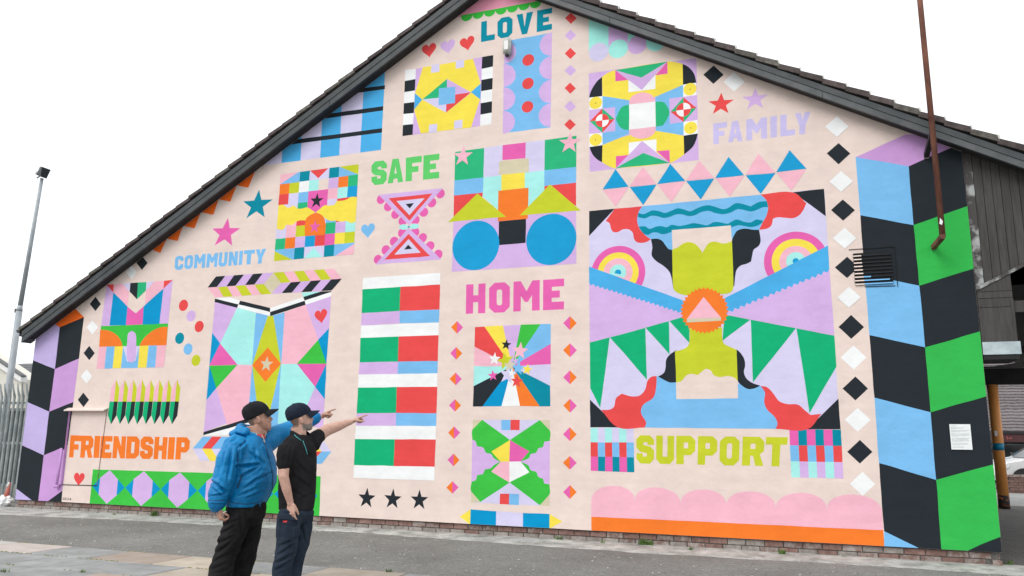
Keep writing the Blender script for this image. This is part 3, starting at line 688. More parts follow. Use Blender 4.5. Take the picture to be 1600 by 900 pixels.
m_.many([('lilac',(209,268),(340,300),(240,512),(193,450)), ('mint',(342,300),(450,333),(430,638),(342,638),(240,512)), ('light_blue',(450,333),(533,352),(618,330),(577,1000),(398,1000)),
 ('lime',(518,352),(552,350),(596,632),(530,920),(460,920),(428,638)), ('pink',(618,330),(741,285),(815,490),(690,632),(598,633)), ('lilac',(740,285),(890,235),(878,425),(815,490)),
 ('deep_blue',(878,422),(863,632),(815,490)), ('grass',(815,490),(863,632),(690,632)), ('hot_pink',(690,632),(863,632),(797,767)), ('deep_blue',(863,632),(853,840),(797,767)),
 ('mint',(597,633),(690,632),(797,767),(700,985),(577,1000)), ('lilac',(797,767),(853,840),(843,1010),(700,985)), ('deep_blue',(193,450),(240,512),(177,642)), ('hot_pink',(240,512),(342,638),(177,642)),
 ('grass',(177,642),(342,639),(217,775)), ('deep_blue',(177,642),(217,775),(160,845)), ('pink',(342,638),(428,638),(398,1000),(277,985),(217,775)), ('lilac',(160,845),(217,775),(279,980),(143,1032)),
 ('black',(143,1031),(311,980),(480,930),(480,955),(311,1003),(141,1050)), ('white',(141,1050),(311,1003),(480,955),(480,978),(270,1052),(165,1052)),
 ('white',(209,250),(235,247),(295,243),(357,262),(347,283)), ('black',(210,250),(347,283),(340,303),(208,270)), ('black',(357,262),(533,304),(533,328),(349,284)), ('white',(349,284),(533,328),(533,352),(340,303)),
 ('white',(533,304),(727,240),(735,262),(533,328)), ('black',(533,328),(735,262),(741,286),(533,352)), ('mint',(718,215),(830,209),(727,240)), ('black',(727,240),(832,208),(891,206),(891,211),(735,262)), ('white',(735,261),(891,211),(890,236),(741,286)),
 ('orange',(519,535),(596,632),(505,738),(428,640))])
m_.star('gold',512,634,48,4); m_.heart('red',832,356,84,rot=10,wr=0.92)
m_.build()
m_ = Motif('painted_ribbon','lower ribbon of slanted light blue, red and yellow stripes behind the men','Y')
for i in range(9):
    a = 125+110*i; c_ = ('light_blue','red')[i % 2]; d_ = ('lavender','yellow')[i % 2]
    if a+110 > 800: break
    m_.p(c_,(a,542),(a+110,542),(a-5,683),(a-117,682)); m_.p(d_,(a-117,684),(a-5,684),(a+85,826),(a-25,826))
m_.build()
m_ = Motif('painted_ribbon','arrow-shaped end of the lower ribbon, right of the two men','Z')
m_.many([('lavender',('Z',475,500),('Z',545,562),('Z',660,714),('Z',545,714),('Z',400,540)), ('yellow',('Z',430,575),('Z',545,714),('Z',430,714)), ('red',('Z',430,715),('Z',545,715),('Z',430,835)), ('light_blue',('Z',660,715),('Z',545,860),('Z',410,860),('Z',545,715))])
m_.build()

# ---- blue check under the slope
m_ = Motif('painted_panel','blue and lavender check with black lines cut off by the roof slope','E')
bx = [-60,75,186,301,413,536,657]; by = lambda x: 655+(x-75)*(578-655)/(657-75)
for i in range(6):
    a, b_ = bx[i], bx[i+1]; m_.p('lavender' if i % 2 == 0 else 'band_blue',(a,by(a)),(b_,by(b_)),(b_+33,-40),(a+33,-40))
for r_ in (((664,451),(663,476),(60,556),(60,531)),((671,322),(669,348),(250,405),(250,380)),((681,199),(679,222),(430,258),(430,235))): m_.p('black',*r_)
m_.build()

# ---- eye panel between black and white blocks, hearts, LOVE, apex
def eye_panel():
    m_ = Motif('painted_panel','yellow eye panel between two columns of black and white blocks','G')
    yl = [410,475,540,605,668,733,798]; yr = [403,463,530,597,662,727,790]
    for i in range(6):
        a, b_ = i/6, (i+1)/6; L0, L1 = 125-17*a, 125-17*b_; R0, R1 = 187-19*a, 187-19*b_
        m_.p('white' if i % 2 == 0 else 'black',(L0,yl[i]),(R0,yr[i]),(R1,yr[i+1]),(L1,yl[i+1]))
    yl = [335,403,468,535,605,672,738]; yr = [323,390,457,523,592,660,728]
    for i in range(6):
        a, b_ = i/6, (i+1)/6
        m_.p('black' if i % 2 == 0 else 'white',(575-12*a,yl[i]),(640-10*a,yr[i]),(640-10*b_,yr[i+1]),(575-12*b_,yl[i+1]))
    m_.many([('lilac',(187,403),(575,335),(563,738),(168,790)), ('yellow',(228,395),(522,345),(568,489),(509,541),(370,462),(225,584),(182,546)), ('yellow',(225,584),(365,660),(511,542),(564,583),(510,747),(215,782),(176,643)),
     ('band_blue',(182,547),(225,584),(176,642)), ('band_blue',(568,489),(565,583),(510,541)), ('green',(225,584),(370,462),(368,515),(322,520),(320,572)), ('lilac',(370,462),(509,541),(418,553),(416,510),(369,514)),
     ('lavender',(225,584),(320,572),(320,615),(365,611),(364,660)), ('red',(509,541),(418,554),(415,605),(365,611),(364,660)), ('light_blue',(322,518),(418,508),(415,605),(320,616)),
     ('lavender',(277,382),(325,374),(325,420),(275,427)), ('lavender',(422,359),(470,350),(468,395),(420,402)), ('lavender',(265,731),(312,724),(310,773),(262,778)), ('lavender',(413,708),(460,701),(458,750),(410,756))])
    m_.build()
eye_panel()
for c_, x, y, rot, lb in (('red',265,298,5,'dark red heart nearest the left roof slope'),('lilac',375,277,5,'lilac heart between two red hearts'),('red',489,257,8,'red heart beside the word LOVE')):
    m_ = Motif('painted_heart', lb, 'G'); m_.heart(c_, x, y, 82, rot, 0.96); m_.build()
m_ = Motif('painted_heart','light blue heart beside the pink hourglass','F'); m_.heart('light_blue',143,578,96,3,0.92); m_.build()
word('LOVE','teal','G',(570,128),(987,45),(985,172),(569,246),[(570,652),(668,757),(780,876),(899,986)],'word LOVE in teal block capitals under the roof peak')
m_ = Motif('painted_apex','pink roof-peak triangle edged with green scallops','G')
m_.p('apex_pink',(440,100),(920,10),(980,-120),(640,-260),(380,60))
for i in range(7):
    a, b_ = 452+67*i, 519+67*i; f_ = lambda x: 98-(x-452)*0.187
    m_.p('grass',*[((a+b_)/2-(b_-a)/2*math.cos(math.pi*k/14), f_((a+b_)/2-(b_-a)/2*math.cos(math.pi*k/14))+31*math.sin(math.pi*k/14)) for k in range(15)])
    m_.p('grass',(a,f_(a)-8),(b_,f_(b_)-8),(b_,f_(b_)),(a,f_(a)))
m_.build()
def scallop_panel():
    m_ = Motif('painted_panel','light blue panel with lilac scalloped sides and three red dots','G')
    m_.p('light_blue',(707,243),(985,191),(976,746),(697,780))
    for i in range(4):
        cy = 306+137*i; cx = 704-2.4*i
        m_.p('lilac',*[(cx+70*math.sin(math.pi*k/16), cy-67*math.cos(math.pi*k/16)-4*math.sin(math.pi*k/16)) for k in range(17)])
        cy = 258+138.5*i; cx = 984-2.3*i
        m_.p('lilac',*[(cx-72*math.sin(math.pi*k/16), cy-68*math.cos(math.pi*k/16)+8*math.sin(math.pi*k/16)) for k in range(17)])
    for x, y in ((845,352),(843,489),(841,626)): m_.circ('red',x,y,33.5)
    m_.build()
scallop_panel()
m_ = Motif('painted_panel','mint and lilac rounded tabs hanging under the right roof slope','M')
m_.many([('aqua',(150,60),(268,60),(265,285),(150,305)),('lilac',(268,60),(380,60),(378,262),(265,285)),('aqua',(380,60),(492,60),(490,240),(378,262)),('lilac',(492,150),(605,200),(600,245),(490,240))])
m_.circ('lavender',207,305,54); m_.circ('aqua',322,286,54); m_.circ('lilac',433,263,53); m_.circ('aqua',543,246,53)
m_.build()

# ---- round-cornered face panel
def oval_panel():
    m_ = Motif('painted_panel','large round-cornered yellow panel with red diamond eyes by the word FAMILY','M')
    m_.many([('lilac',(150,430),(780,340),(794,938),(155,1006)),
     ('~black',(228,450),(228,571),(152,572),(160,540),(176,508),(200,474)), ('~black',(700,375),(728,388),(752,410),(770,440),(780,484),(702,496)),
     ('~black',(153,862),(230,850),(228,951),(200,935),(172,905)), ('~black',(706,795),(790,783),(778,825),(757,862),(708,906)),
     ('~yellow',(228,450),(262,426),(305,411),(610,361),(660,364),(700,375),(702,497),(540,568),(387,588),(230,563)), ('~yellow',(230,849),(385,792),(542,767),(706,795),(708,906),(668,934),(625,954),(306,986),(262,972),(228,951)),
     ('light_blue',(230,563),(387,588),(385,785),(230,849)), ('light_blue',(540,568),(702,497),(706,793),(542,766)),
     ('~green',(387,613),(352,622),(332,643),(308,697),(328,738),(352,757),(387,762)), ('~green',(540,596),(585,598),(603,614),(622,658),(606,702),(584,735),(543,742)),
     ('white',(387,613),(540,595),(543,741),(386,760)), ('~pink',(387,613),(393,580),(415,556),(460,541),(508,551),(533,572),(540,595)), ('~pink',(386,760),(543,741),(538,773),(512,799),(462,813),(412,802),(392,786)),
     ('white',(382,470),(540,440),(540,520),(382,541)), ('hot_pink',(305,411),(380,468),(306,476)), ('hot_pink',(610,361),(612,432),(540,442)), ('lilac',(305,411),(610,361),(460,527)), ('green',(305,411),(610,361),(460,455)),
     ('white',(384,836),(546,816),(546,898),(384,912)), ('hot_pink',(309,916),(384,908),(309,984)), ('hot_pink',(548,886),(623,880),(625,954)), ('lilac',(462,826),(306,986),(625,954)), ('green',(469,896),(306,986),(625,954)),
     ('white',(152,572),(230,563),(230,638),(152,645)), ('white',(152,785),(230,777),(230,850),(153,862)), ('white',(702,497),(780,484),(782,560),(703,572)), ('white',(705,713),(787,703),(790,783),(706,795)),
     ('lilac',(152,645),(305,627),(305,768),(152,785)), ('lilac',(622,577),(782,558),(786,703),(625,726))])
    for x, y in ((190,603),(190,819),(743,523),(747,749)): m_.circ('yellow',x,y,36); m_.circ('black',x,y+1,3)
    def eye(cx, cy, top, right, bot, left, r, cols, ccols):
        for i, (a, b_) in enumerate(((left,top),(top,right),(right,bot),(bot,left))): m_.p(cols[i % 2], a, b_, (cx,cy))
        for i, a in enumerate((90,0,270,180)): m_.circ(ccols[i % 2], cx, cy, r, a0=a, a1=a+90, n=10, pie=True)
    eye(229,706,(228,636),(302,697),(230,777),(156,711),38,('red','green'),('white','red'))
    eye(705,643,(705,570),(781,633),(706,716),(630,656),40,('green','red'),('red','white'))
    m_.build()
oval_panel()
word('FAMILY','word_lilac','N',(127,499),(700,429),(697,556),(131,620),[(127,212),(216,305),(328,450),(470,508),(527,613),(611,700)],'word FAMILY in pale lilac block capitals')

# ---- wheels panel
def wheels():
    m_ = Motif('painted_panel','panel of coloured blocks with two lime triangles over two big blue wheels','H')
    m_.many([('green',(117,140),(287,117),(283,290),(113,307)), ('light_blue',(113,307),(283,290),(280,378),(110,396)), ('red',(110,396),(280,378),(278,400),(108,520)),
     ('lavender',(287,117),(395,101),(388,278),(283,289)), ('lavender',(530,84),(643,70),(640,248),(525,262)), ('hot_pink',(395,101),(530,84),(528,178),(394,188)),
     ('mint',(283,289),(388,278),(388,366),(370,368),(367,480),(278,400)), ('mint',(525,262),(640,248),(640,372),(545,468),(547,350),(525,352)), ('gold',(375,195),(548,178),(548,260),(373,275)), ('yellow',(388,274),(525,261),(525,351),(388,366)),
     ('green',(643,70),(828,45),(827,228),(640,248)), ('light_blue',(640,248),(827,228),(825,320),(640,340)), ('red',(640,340),(825,320),(825,460),(640,372)),
     ('lilac',(108,520),(250,500),(367,480),(545,468),(690,440),(825,455),(827,795),(97,843)),
     ('orange',(370,368),(547,350),(543,531),(367,547)), ('black',(373,547),(532,532),(530,672),(371,687)), ('lime',(75,552),(248,383),(415,520)), ('lime',(495,512),(673,330),(852,483))])
    m_.circ('blue',237,688,145); m_.circ('blue',679,652,150)
    m_.build()
wheels()
for x, y, r, lb in ((162,165,62,'pale pink star on the left top corner of the wheels panel'),(788,88,66,'pale pink star on the right top corner of the wheels panel')):
    m_ = Motif('painted_star', lb, 'H', 0.0024); m_.star('pink', x, y, r, 4); m_.build()
word('SAFE','word_green','F',(165,135),(600,82),(597,238),(165,285),[(166,266),(272,374),(389,490),(500,600)],'word SAFE in green block capitals')
m_ = Motif('painted_hourglass','hourglass of two nested triangles with hot pink scalloped sides','F')
for x, y in ((226,374),(272,420),(319,469),(366,512),(606,338),(552,396),(500,456),(446,507),(207,758),(257,697),(310,642),(362,588),(592,726),(540,672),(492,620),(443,584)): m_.circ('hot_pink',x,y,30,n=24)
m_.many([('lilac',(210,345),(622,303),(405,540)), ('lilac',(190,791),(612,759),(403,556)), ('red',(275,367),(555,337),(408,511)), ('lavender',(325,385),(505,367),(408,476)), ('black',(383,404),(438,398),(411,433)),
 ('red',(249,760),(540,737),(402,594)), ('lavender',(312,728),(480,714),(402,628)), ('black',(374,696),(426,690),(400,664)),
 ('~mint',(405,551),(385,566),(360,568),(342,557),(345,543),(365,534),(388,538)), ('~mint',(405,549),(425,533),(450,530),(470,538),(468,554),(445,564),(422,562))])
m_.circ('teal',404,550,6); m_.build()

# ---- flag panel
m_ = Motif('painted_panel','tall striped panel of white bars and green and red blocks','I')
for a, b_, c_, d_, k in (((147,95),(618,64),(617,135),(143,165),'white'),((143,165),(375,150),(370,297),(138,311),'flag_green'),((375,150),(617,135),(613,288),(370,297),'red'),((138,311),(370,297),(368,373),(134,386),'lilac'),((370,297),(613,288),(610,367),(368,373),'light_blue'),
  ((134,386),(610,367),(607,445),(130,462),'white'),((130,462),(363,453),(360,606),(125,611),'flag_green'),((363,453),(607,445),(603,603),(360,606),'red'),((125,611),(360,606),(358,682),(119,685),'lilac'),((360,606),(603,603),(601,678),(358,682),'light_blue'),
  ((119,685),(601,678),(600,760),(116,766),'white')): m_.p(k,a,b_,c_,d_)
for a, b_, c_, d_, k in (((116,62),(353,58),(348,216),(107,218),'flag_green'),((353,58),(600,56),(595,218),(348,216),'red'),((107,218),(348,216),(345,294),(102,294),'lilac'),((348,216),(595,218),(593,296),(345,294),'light_blue'),((102,294),(593,296),(590,378),(98,376),'white'),
  ((98,376),(341,377),(333,540),(91,535),'flag_green'),((341,377),(590,378),(584,545),(333,540),'red'),((91,535),(584,545),(583,630),(87,613),'white')): m_.p(k,*[('J',*q) for q in (a,b_,c_,d_)])
m_.build()

# ---- HOME, sunburst, X panel, pencil
word('HOME','hot_pink','K',(183,92),(756,57),(755,237),(180,265),[(182,300),(322,445),(466,618),(637,755)],'word HOME in hot pink block capitals')
def burst():
    m_ = Motif('painted_panel','square sunburst of coloured rays with a cluster of stars','K'); c_ = (450,572)
    pts = [('red',(230,455),(233,342),(288,338)),('yellow',(288,338),(398,333)),('lilac',(398,333),(502,328)),('grass',(502,328),(617,324)),('light_blue',(617,324),(677,322),(677,440)),('hot_pink',(677,440),(676,558)),('lavender',(676,558),(674,685)),
           ('teal',(674,685),(674,805),(612,805)),('orange',(612,805),(498,805)),('white',(498,805),(388,805)),('deep_blue',(388,805),(277,806)),('black',(277,806),(222,806),(225,688)),('mint',(225,688),(228,570)),('pink',(228,570),(230,455))]
    for it in pts: m_.p(it[0], *it[1:], c_)
    for k, x, y, r, rot in (('lavender',425,622,56,10),('lime',412,540,56,-12),('pink',497,482,54,6),('light_blue',487,582,46,8),('gold',437,566,40,0),('white',448,612,26,5),('lilac',470,538,22,0),('red',478,660,40,6),('hot_pink',338,625,34,-6),('white',348,528,40,4),('yellow',540,590,34,10),('black',417,445,32,8)): m_.star(k,x,y,r,rot,0.42)
    m_.build()
burst()
one('painted_panel','square panel with a green leafy cross and a four-colour gem in its middle','L',
 ('lavender',(220,135),(672,137),(670,640),(210,619)), ('lilac',(218,190),(440,380),(211,560)), ('lilac',(672,195),(440,380),(670,575)),
 ('~grass',(275,135),(438,253),(380,381),(345,360),(328,336),(298,328),(281,298),(246,290),(236,258),(218,252),(219,190)), ('~grass',(612,137),(672,198),(671,258),(640,262),(632,295),(606,302),(590,328),(560,336),(548,360),(498,381),(438,253)),
 ('~grass',(380,381),(345,400),(325,418),(292,425),(280,452),(246,458),(238,488),(213,497),(211,555),(265,616),(436,502)), ('~grass',(498,381),(545,402),(560,430),(592,440),(605,468),(632,478),(640,508),(670,512),(670,572),(612,635),(436,502)),
 ('gold',(220,135),(275,135),(219,190)), ('gold',(612,137),(672,137),(672,198)), ('gold',(211,555),(265,617),(210,619)), ('gold',(670,572),(670,640),(612,637)),
 ('yellow',(438,253),(330,320),(384,381),(435,380)), ('hot_pink',(438,253),(551,320),(500,380),(435,380)), ('pink',(384,381),(435,380),(434,502),(328,438)), ('white',(435,380),(500,380),(552,442),(434,502)),
 ('light_blue',(387,135),(442,135),(441,195),(387,195)), ('red',(442,135),(496,135),(495,195),(441,195)), ('red',(380,567),(434,568),(432,631),(378,628)), ('light_blue',(434,568),(492,570),(490,634),(432,631)))
one('painted_band','blue and lavender double-ended pencil along the wall foot','L',
 ('yellow',(143,702),(208,660),(205,748)), ('deep_blue',(208,660),(357,670),(356,760),(205,750)), ('lavender',(357,670),(515,680),(513,768),(356,760)), ('deep_blue',(515,680),(670,687),(669,776),(513,768)), ('yellow',(670,687),(745,731),(669,772)))

# ---- triangle row and the big face
ups = [('blue',(252,140),(172,270),(337,252)),('pink',(428,125),(343,252),(515,237)),('blue',(603,105),(520,237),(699,215)),('pink',(787,85),(703,214),(884,197)),('blue',('P',157,62),('P',73,197),('P',257,180)),('pink',('P',347,42),('P',265,178),('P',457,162)),('blue',('P',547,20),('P',462,160),('P',656,138))]
dns = [('pink',(172,273),(337,256),(252,380)),('blue',(345,255),(515,240),(430,371)),('pink',(522,240),(699,219),(610,350)),('blue',(705,217),(884,201),(797,334)),('pink',('P',75,199),('P',257,184),('P',165,316)),('blue',('P',267,181),('P',457,165),('P',362,299)),('pink',('P',464,163),('P',653,142),('P',560,278))]
for t_ in ups+dns: one('painted_triangle', None, 'O', t_, base=0.002)
def big_face():
    m_ = Motif('painted_panel','huge mural panel with a wavy blue brow, two rainbow eyes, lime face and green flags','O')
    P_ = lambda *a: [('P', *q) for q in a]; Q_ = lambda *a: [('Q', *q) for q in a]; R_ = lambda *a: [('R', *q) for q in a]; S_ = lambda *a: [('S', *q) for q in a]; T_ = lambda *a: [('T', *q) for q in a]
    p = m_.p
    p('lavender',('X',920.5,329.8),('X',1287.8,295),('X',1312.7,670.7),('X',922,667))
    # rainbow eyes
    for f_, cx, cy, rr in (('O',268,802,(172,131,93,53,20)),('P',586,728,(190,144,98,58,19))):
        for k, r in zip(('hot_pink','yellow','pink','mint','blue'), rr): m_.circ(k, cx, cy, r, fr=f_, a0=-40 if f_ == 'O' else -5, a1=190 if f_ == 'O' else 235, n=40)
    # serrated bands
    def teeth(a, b_, n, depth):
        pts = []; dx, dy = (b_[0]-a[0])/n, (b_[1]-a[1])/n; L_ = math.hypot(dx, dy); nx, ny = -dy/L_, dx/L_
        if ny < 0: nx, ny = -nx, -ny
        for i in range(n): pts += [(a[0]+dx*i, a[1]+dy*i), (a[0]+dx*(i+.5)+nx*depth, a[1]+dy*(i+.5)+ny*depth)]
        return pts+[b_]
    p('lilac',*Q_((84,90),(690,270),(690,308),(88,471))); p('lilac',*R_((140,280),(803,0),(833,427),(140,296)))
    p('band_blue',*Q_((84,-14),(700,208)),*Q_(*teeth((700,282),(84,88),21,14)))
    p('band_blue',('R',130,190),('P',793,628),*R_(*teeth((802,0),(120,282),18,18)))
    # flags
    for poly in (((88,471),(216,438),(155,888),(91,765)),((217,438),(444,377),(453,709)),((445,376),(594,334),(598,546)),((597,333),(700,303),(726,390),(724,474))): p('flag_green',*Q_(*poly))
    for poly in (((130,293),(297,325),(118,459)),((299,325),(588,380),(313,726)),((591,381),(833,427),(847,625),(675,922))): p('flag_green',*R_(*poly))
    # corners and wavy red
    p('black',(84,408),(247,393),(84,568)); p('black',*P_((568,288),(768,266),(778,441))); p('black',*S_((66,133),(197,263),(67,263))); p('black',*T_((570,128),(580,272),(423,272)))
    m_.c('red',(247,393),(425,378),(402,410),(390,460),(402,512),(432,552),(478,588),(455,605),(420,612),(388,606),(372,585),(364,548),(338,526),(300,525),(270,541),(242,542),(225,525),(214,486),(190,471))
    m_.c('red',*P_((362,303),(568,288),(653,358),(635,400),(608,436),(570,455),(520,452),(470,448),(440,458),(430,500),(405,520),(352,528),(375,480),(400,435),(410,380),(395,335)))
    # wavy blue brow
    m_.c('light_blue',(425,378),*P_((362,303),(395,335),(410,380),(400,435),(375,480),(352,528),(310,530),(260,525),(178,600)),(616,660),(580,640),(560,612),(520,590),(478,588),(432,552),(402,512),(390,460),(402,410))
    m_.c('teal',(397,420),(430,428),(460,416),(490,404),(530,408),(568,419),(610,406),(650,391),(690,399),(730,410),(770,392),(810,376),(850,371),(900,384),(940,395),(975,386),*P_((200,360),(240,361),(300,378),(350,350),(403,345),(410,384),(380,383),(340,400),(300,411),(250,400),(215,397)),(985,419),(940,428),(890,421),(850,408),(800,415),(760,435),(720,441),(680,431),(640,430),(600,445),(560,452),(520,441),(480,439),(440,455),(393,446))
    m_.c('teal',(400,508),(440,505),(470,521),(510,508),(540,504),(580,511),(612,496),(660,504),(710,495),(750,485),(800,492),(840,498),(880,478),(920,479),(970,489),*P_((172,478),(210,462),(260,478),(300,480),(335,462),(375,470),(376,480),(345,500),(300,511),(262,505),(220,499),(178,512),(172,503)),(612,530),(612,540),(580,552),(550,556),(520,546),(490,545),(460,562),(432,552))
    # head
    p('peach',(613,530),*P_((172,500),(182,640)),(618,700))
    m_.c('black',(478,588),(520,585),(550,597),(572,625),(592,650),(614,655),(622,908),(612,840),(595,795),(560,760),(515,730),(488,700),(483,680),(488,640))
    m_.c('black',*P_((179,600),(195,560),(215,533),(260,521),(310,527),(352,528),(358,560),(362,600),(350,630),(318,655),(308,690),(300,730),(270,745),(235,755),(210,780),(200,820),(193,892),(186,880)))
    m_.c('lime',(615,653),(650,640),(690,613),(730,607),(765,620),(790,645),(808,676),(825,645),(850,612),(890,604),(940,616),(982,607),*P_((179,600)),*R_((188,105),(182,138),(160,156),(110,163)),*Q_((720,170),(670,162),(640,148),(622,125)))
    # lower body
    m_.c('light_blue',*S_((378,24)),*T_((205,69),(225,100),(222,145),(235,180),(272,215),(285,245),(276,270)),*S_((322,264),(328,240),(305,195),(315,158),(362,125),(376,75)))
    p('peach',*Q_((637,640),(641,833)),*R_((218,828),(212,640)))
    m_.c('black',*Q_((640,520),(600,548),(577,580),(572,630),(560,665),(525,688),(570,715),(600,727),(642,725)))
    m_.c('black',*R_((208,515),(235,540),(258,578),(263,620),(255,660),(270,700),(310,730),(360,747),(320,765),(280,768),(240,745),(215,715)))
    m_.c('lime',*Q_((726,380),(727,430),(722,475),(708,500),(680,515),(633,527),(640,727),(675,717),(705,683),(735,672),(778,680),(800,660),(830,638),(860,648),(880,678),(920,692)),*R_((150,685),(190,695),(215,716),(208,518),(170,500),(130,480),(118,455),(115,375)))
    m_.c('red',*S_((378,23),(355,25),(335,45),(325,85),(300,113),(260,118),(215,105),(188,127),(180,165),(160,180),(118,182),(197,263),(322,264),(328,240),(305,195),(315,158),(362,125),(376,75)))
    m_.c('red',*T_((205,69),(235,75),(265,105),(292,140),(330,153),(380,156),(412,182),(440,205),(490,200),(423,272),(276,270),(285,245),(272,215),(235,180),(222,145),(225,100)))
    # zigzag sun with a pink wedge
    cx, cz = wp('Q', 820, 266); R0 = abs(wp('Q',820,116)[1]-wp('Q',820,416)[1])/2
    m_.raw('orange', [[(cx+(R0 if i % 2 else R0*0.90)*math.cos(math.pi*i/34), cz+(R0 if i % 2 else R0*0.90)*math.sin(math.pi*i/34)) for i in range(68)]])
    p('pink',*Q_((815,180),(925,311),(710,320))); p('gold',*Q_((710,320),(925,311),(927,332),(710,343)))
    m_.build()
big_face()

# ---- checks, SUPPORT, scalloped footing
m_ = Motif('painted_check','small check block left of the word SUPPORT','S'); q = quad((68,265),(269,265),(273,474),(69,467))
for r_, cols in enumerate((('mint','lavender'),('red','light_blue'),('hot_pink','teal'))):
    for c_ in range(6): m_.p(cols[c_ % 2],q(c_/6,r_/3),q((c_+1)/6,r_/3),q((c_+1)/6,(r_+1)/3),q(c_/6,(r_+1)/3))
m_.build()
m_ = Motif('painted_check','small check block right of the word SUPPORT','T'); q = quad((340,272),(581,274),(593,503),(350,497))
for r_, cols in enumerate((('hot_pink','teal'),('light_blue','red'),('mint','lilac'))):
    for c_ in range(6): m_.p(cols[c_ % 2],q(c_/6,r_/3),q((c_+1)/6,r_/3),q((c_+1)/6,(r_+1)/3),q(c_/6,(r_+1)/3))
m_.build()
word('SUPPORT','lime','X',(993.5,680),(1231,683.2),(1228,729),(994,724),[(994,1023.5),(1027,1056.5),(1060,1090.5),(1094.5,1125),(1129,1159.5),(1164,1197),(1199,1231)],'word SUPPORT in lime block capitals')
def footing():
    m_ = Motif('painted_band','pale pink scallops over an orange strip along the wall foot','S')
    top = lambda t: ('X', 924+(1380-924)*t, 807.3+(828.3-807.3)*t)
    val = [(924,783),(991.7,782.3),(1063.3,787.3),(1135.5,790),(1212.3,794),(1291.7,796),(1378.5,801.7)]; pk = [(956.7,759),(1025,761.7),(1096.7,765),(1173.3,767.7),(1250.7,770),(1331.7,772.7)]
    outl = []
    for i in range(6):
        (x0,y0),(x1,y1) = val[i], val[i+1]; h = (y0+y1)/2-pk[i][1]
        for k in range(17):
            a = math.pi*k/16; x = (x0+x1)/2-(x1-x0)/2*math.cos(a); yl_ = y0+(y1-y0)*(x-x0)/(x1-x0)
            outl.append(('X', x, yl_-h*math.sin(a)**0.85 if math.sin(a) > 1e-6 else yl_))
    m_.p('pink',*outl,top(1),top(0)); m_.p('orange',top(0),top(1),('X',1383,862),('X',924,835))
    m_.build()
footing()
# ------------------------------------------------------------------ fittings on the wall
def line_box(name, p, q_, w, y0, y1, mat, parent):
    """thin bar on the wall from p to q_ (x, z), width w"""
    p = Vector(p); q_ = Vector(q_); d = (q_-p).normalized(); n = Vector((-d.y, d.x))*w/2
    return MB().prism([tuple(p-n), tuple(q_-n), tuple(q_+n), tuple(p+n)], y0, y1).build(name, mat, parent)
# hatch by the cube band: hood, shadow gap round the leaf, conduit
hatch = empty('wall_hatch', (-12.65, 0, 0.48), None, None, None, bld); hatch.location = Vector((-12.65,0,0.48))-bld.location
hatch['label'] = 'peach painted hatch under a small hood, beside the cube band'
MB().prism([(-0.10,1.842),(-0.002,1.885),(-0.002,1.86),(-0.10,1.822)], -13.16, -12.165, 'x').build('hood', M['peach'], hatch)
line_box('gap', (-12.19,1.84), (-12.235,0.487), 0.007, -0.0102, -0.004, M['brick_stained'], hatch)
line_box('gap', (-13.09,0.477), (-12.235,0.487), 0.012, -0.0102, -0.004, M['void'], hatch)
line_box('side_post', (-13.115,0.48), (-13.115,1.82), 0.05, -0.045, -0.004, M['purple'], hatch)
line_box('side_post', (-13.13,1.12), (-13.13,1.815), 0.075, -0.06, -0.046, M['black'], hatch)
MB().tube((-13.17,-0.055,0.45), (-13.14,-0.055,1.14), 0.021).build('conduit', M['purple'], hatch, True)
MB().tube((-13.22,-0.055,0.445), (-13.12,-0.055,0.452), 0.027).build('conduit_elbow', M['purple'], hatch, True)
# louvred vent
vent = empty('louvre_vent', (0.83, 0, 3.44), None, None, None, bld); vent.location = Vector((0.83,0,3.44))-bld.location
vent['label'] = 'louvred wall vent painted over where peach meets the cube band'
vx0, vx1, vz0, vz1 = 0.603, 1.060, 3.452, 3.880
MB().box(vx0, vx1, -0.0095, -0.0075, vz0, vz1).build('dark_opening', M['void'], vent)  # near-black plate stands in for the shaded opening behind the slats
nsl = 9; pitch = (vz1-vz0)/nsl
for i in range(nsl):
    zt = vz1-pitch*i-pitch*0.62; zb = zt-pitch*0.36
    edge = 0.70+0.02*i/nsl
    mb = MB()
    blue_r = i >= 6
    prof = [(-0.011, zb), (-0.026, zb), (-0.0115, zt), (-0.011, zt)]
    mb.prism(prof, vx0+0.002, edge, 'x', 0)
    if i == 3: pass
    if blue_r and i == 6: mb.prism(prof, edge, 0.80, 'x', 2); mb.prism(prof, 0.80, vx1-0.002, 'x', 1)
    elif blue_r and i == 7: mb.prism(prof, edge, 1.02, 'x', 2); mb.prism(prof, 1.02, vx1-0.002, 'x', 1)
    else: mb.prism(prof, edge, vx1-0.002, 'x', 2 if blue_r else 1)
    mb.build('slat', [M['peach'], M['black'], M['light_blue']], vent)
for a, b_ in (((0.556,3.936),(1.104,3.937)), ((1.104,3.937),(1.107,3.405)), ((0.72,3.425),(1.08,3.418))): line_box('frame_joint', a, b_, 0.008, -0.0102, -0.006, M['void'], vent)
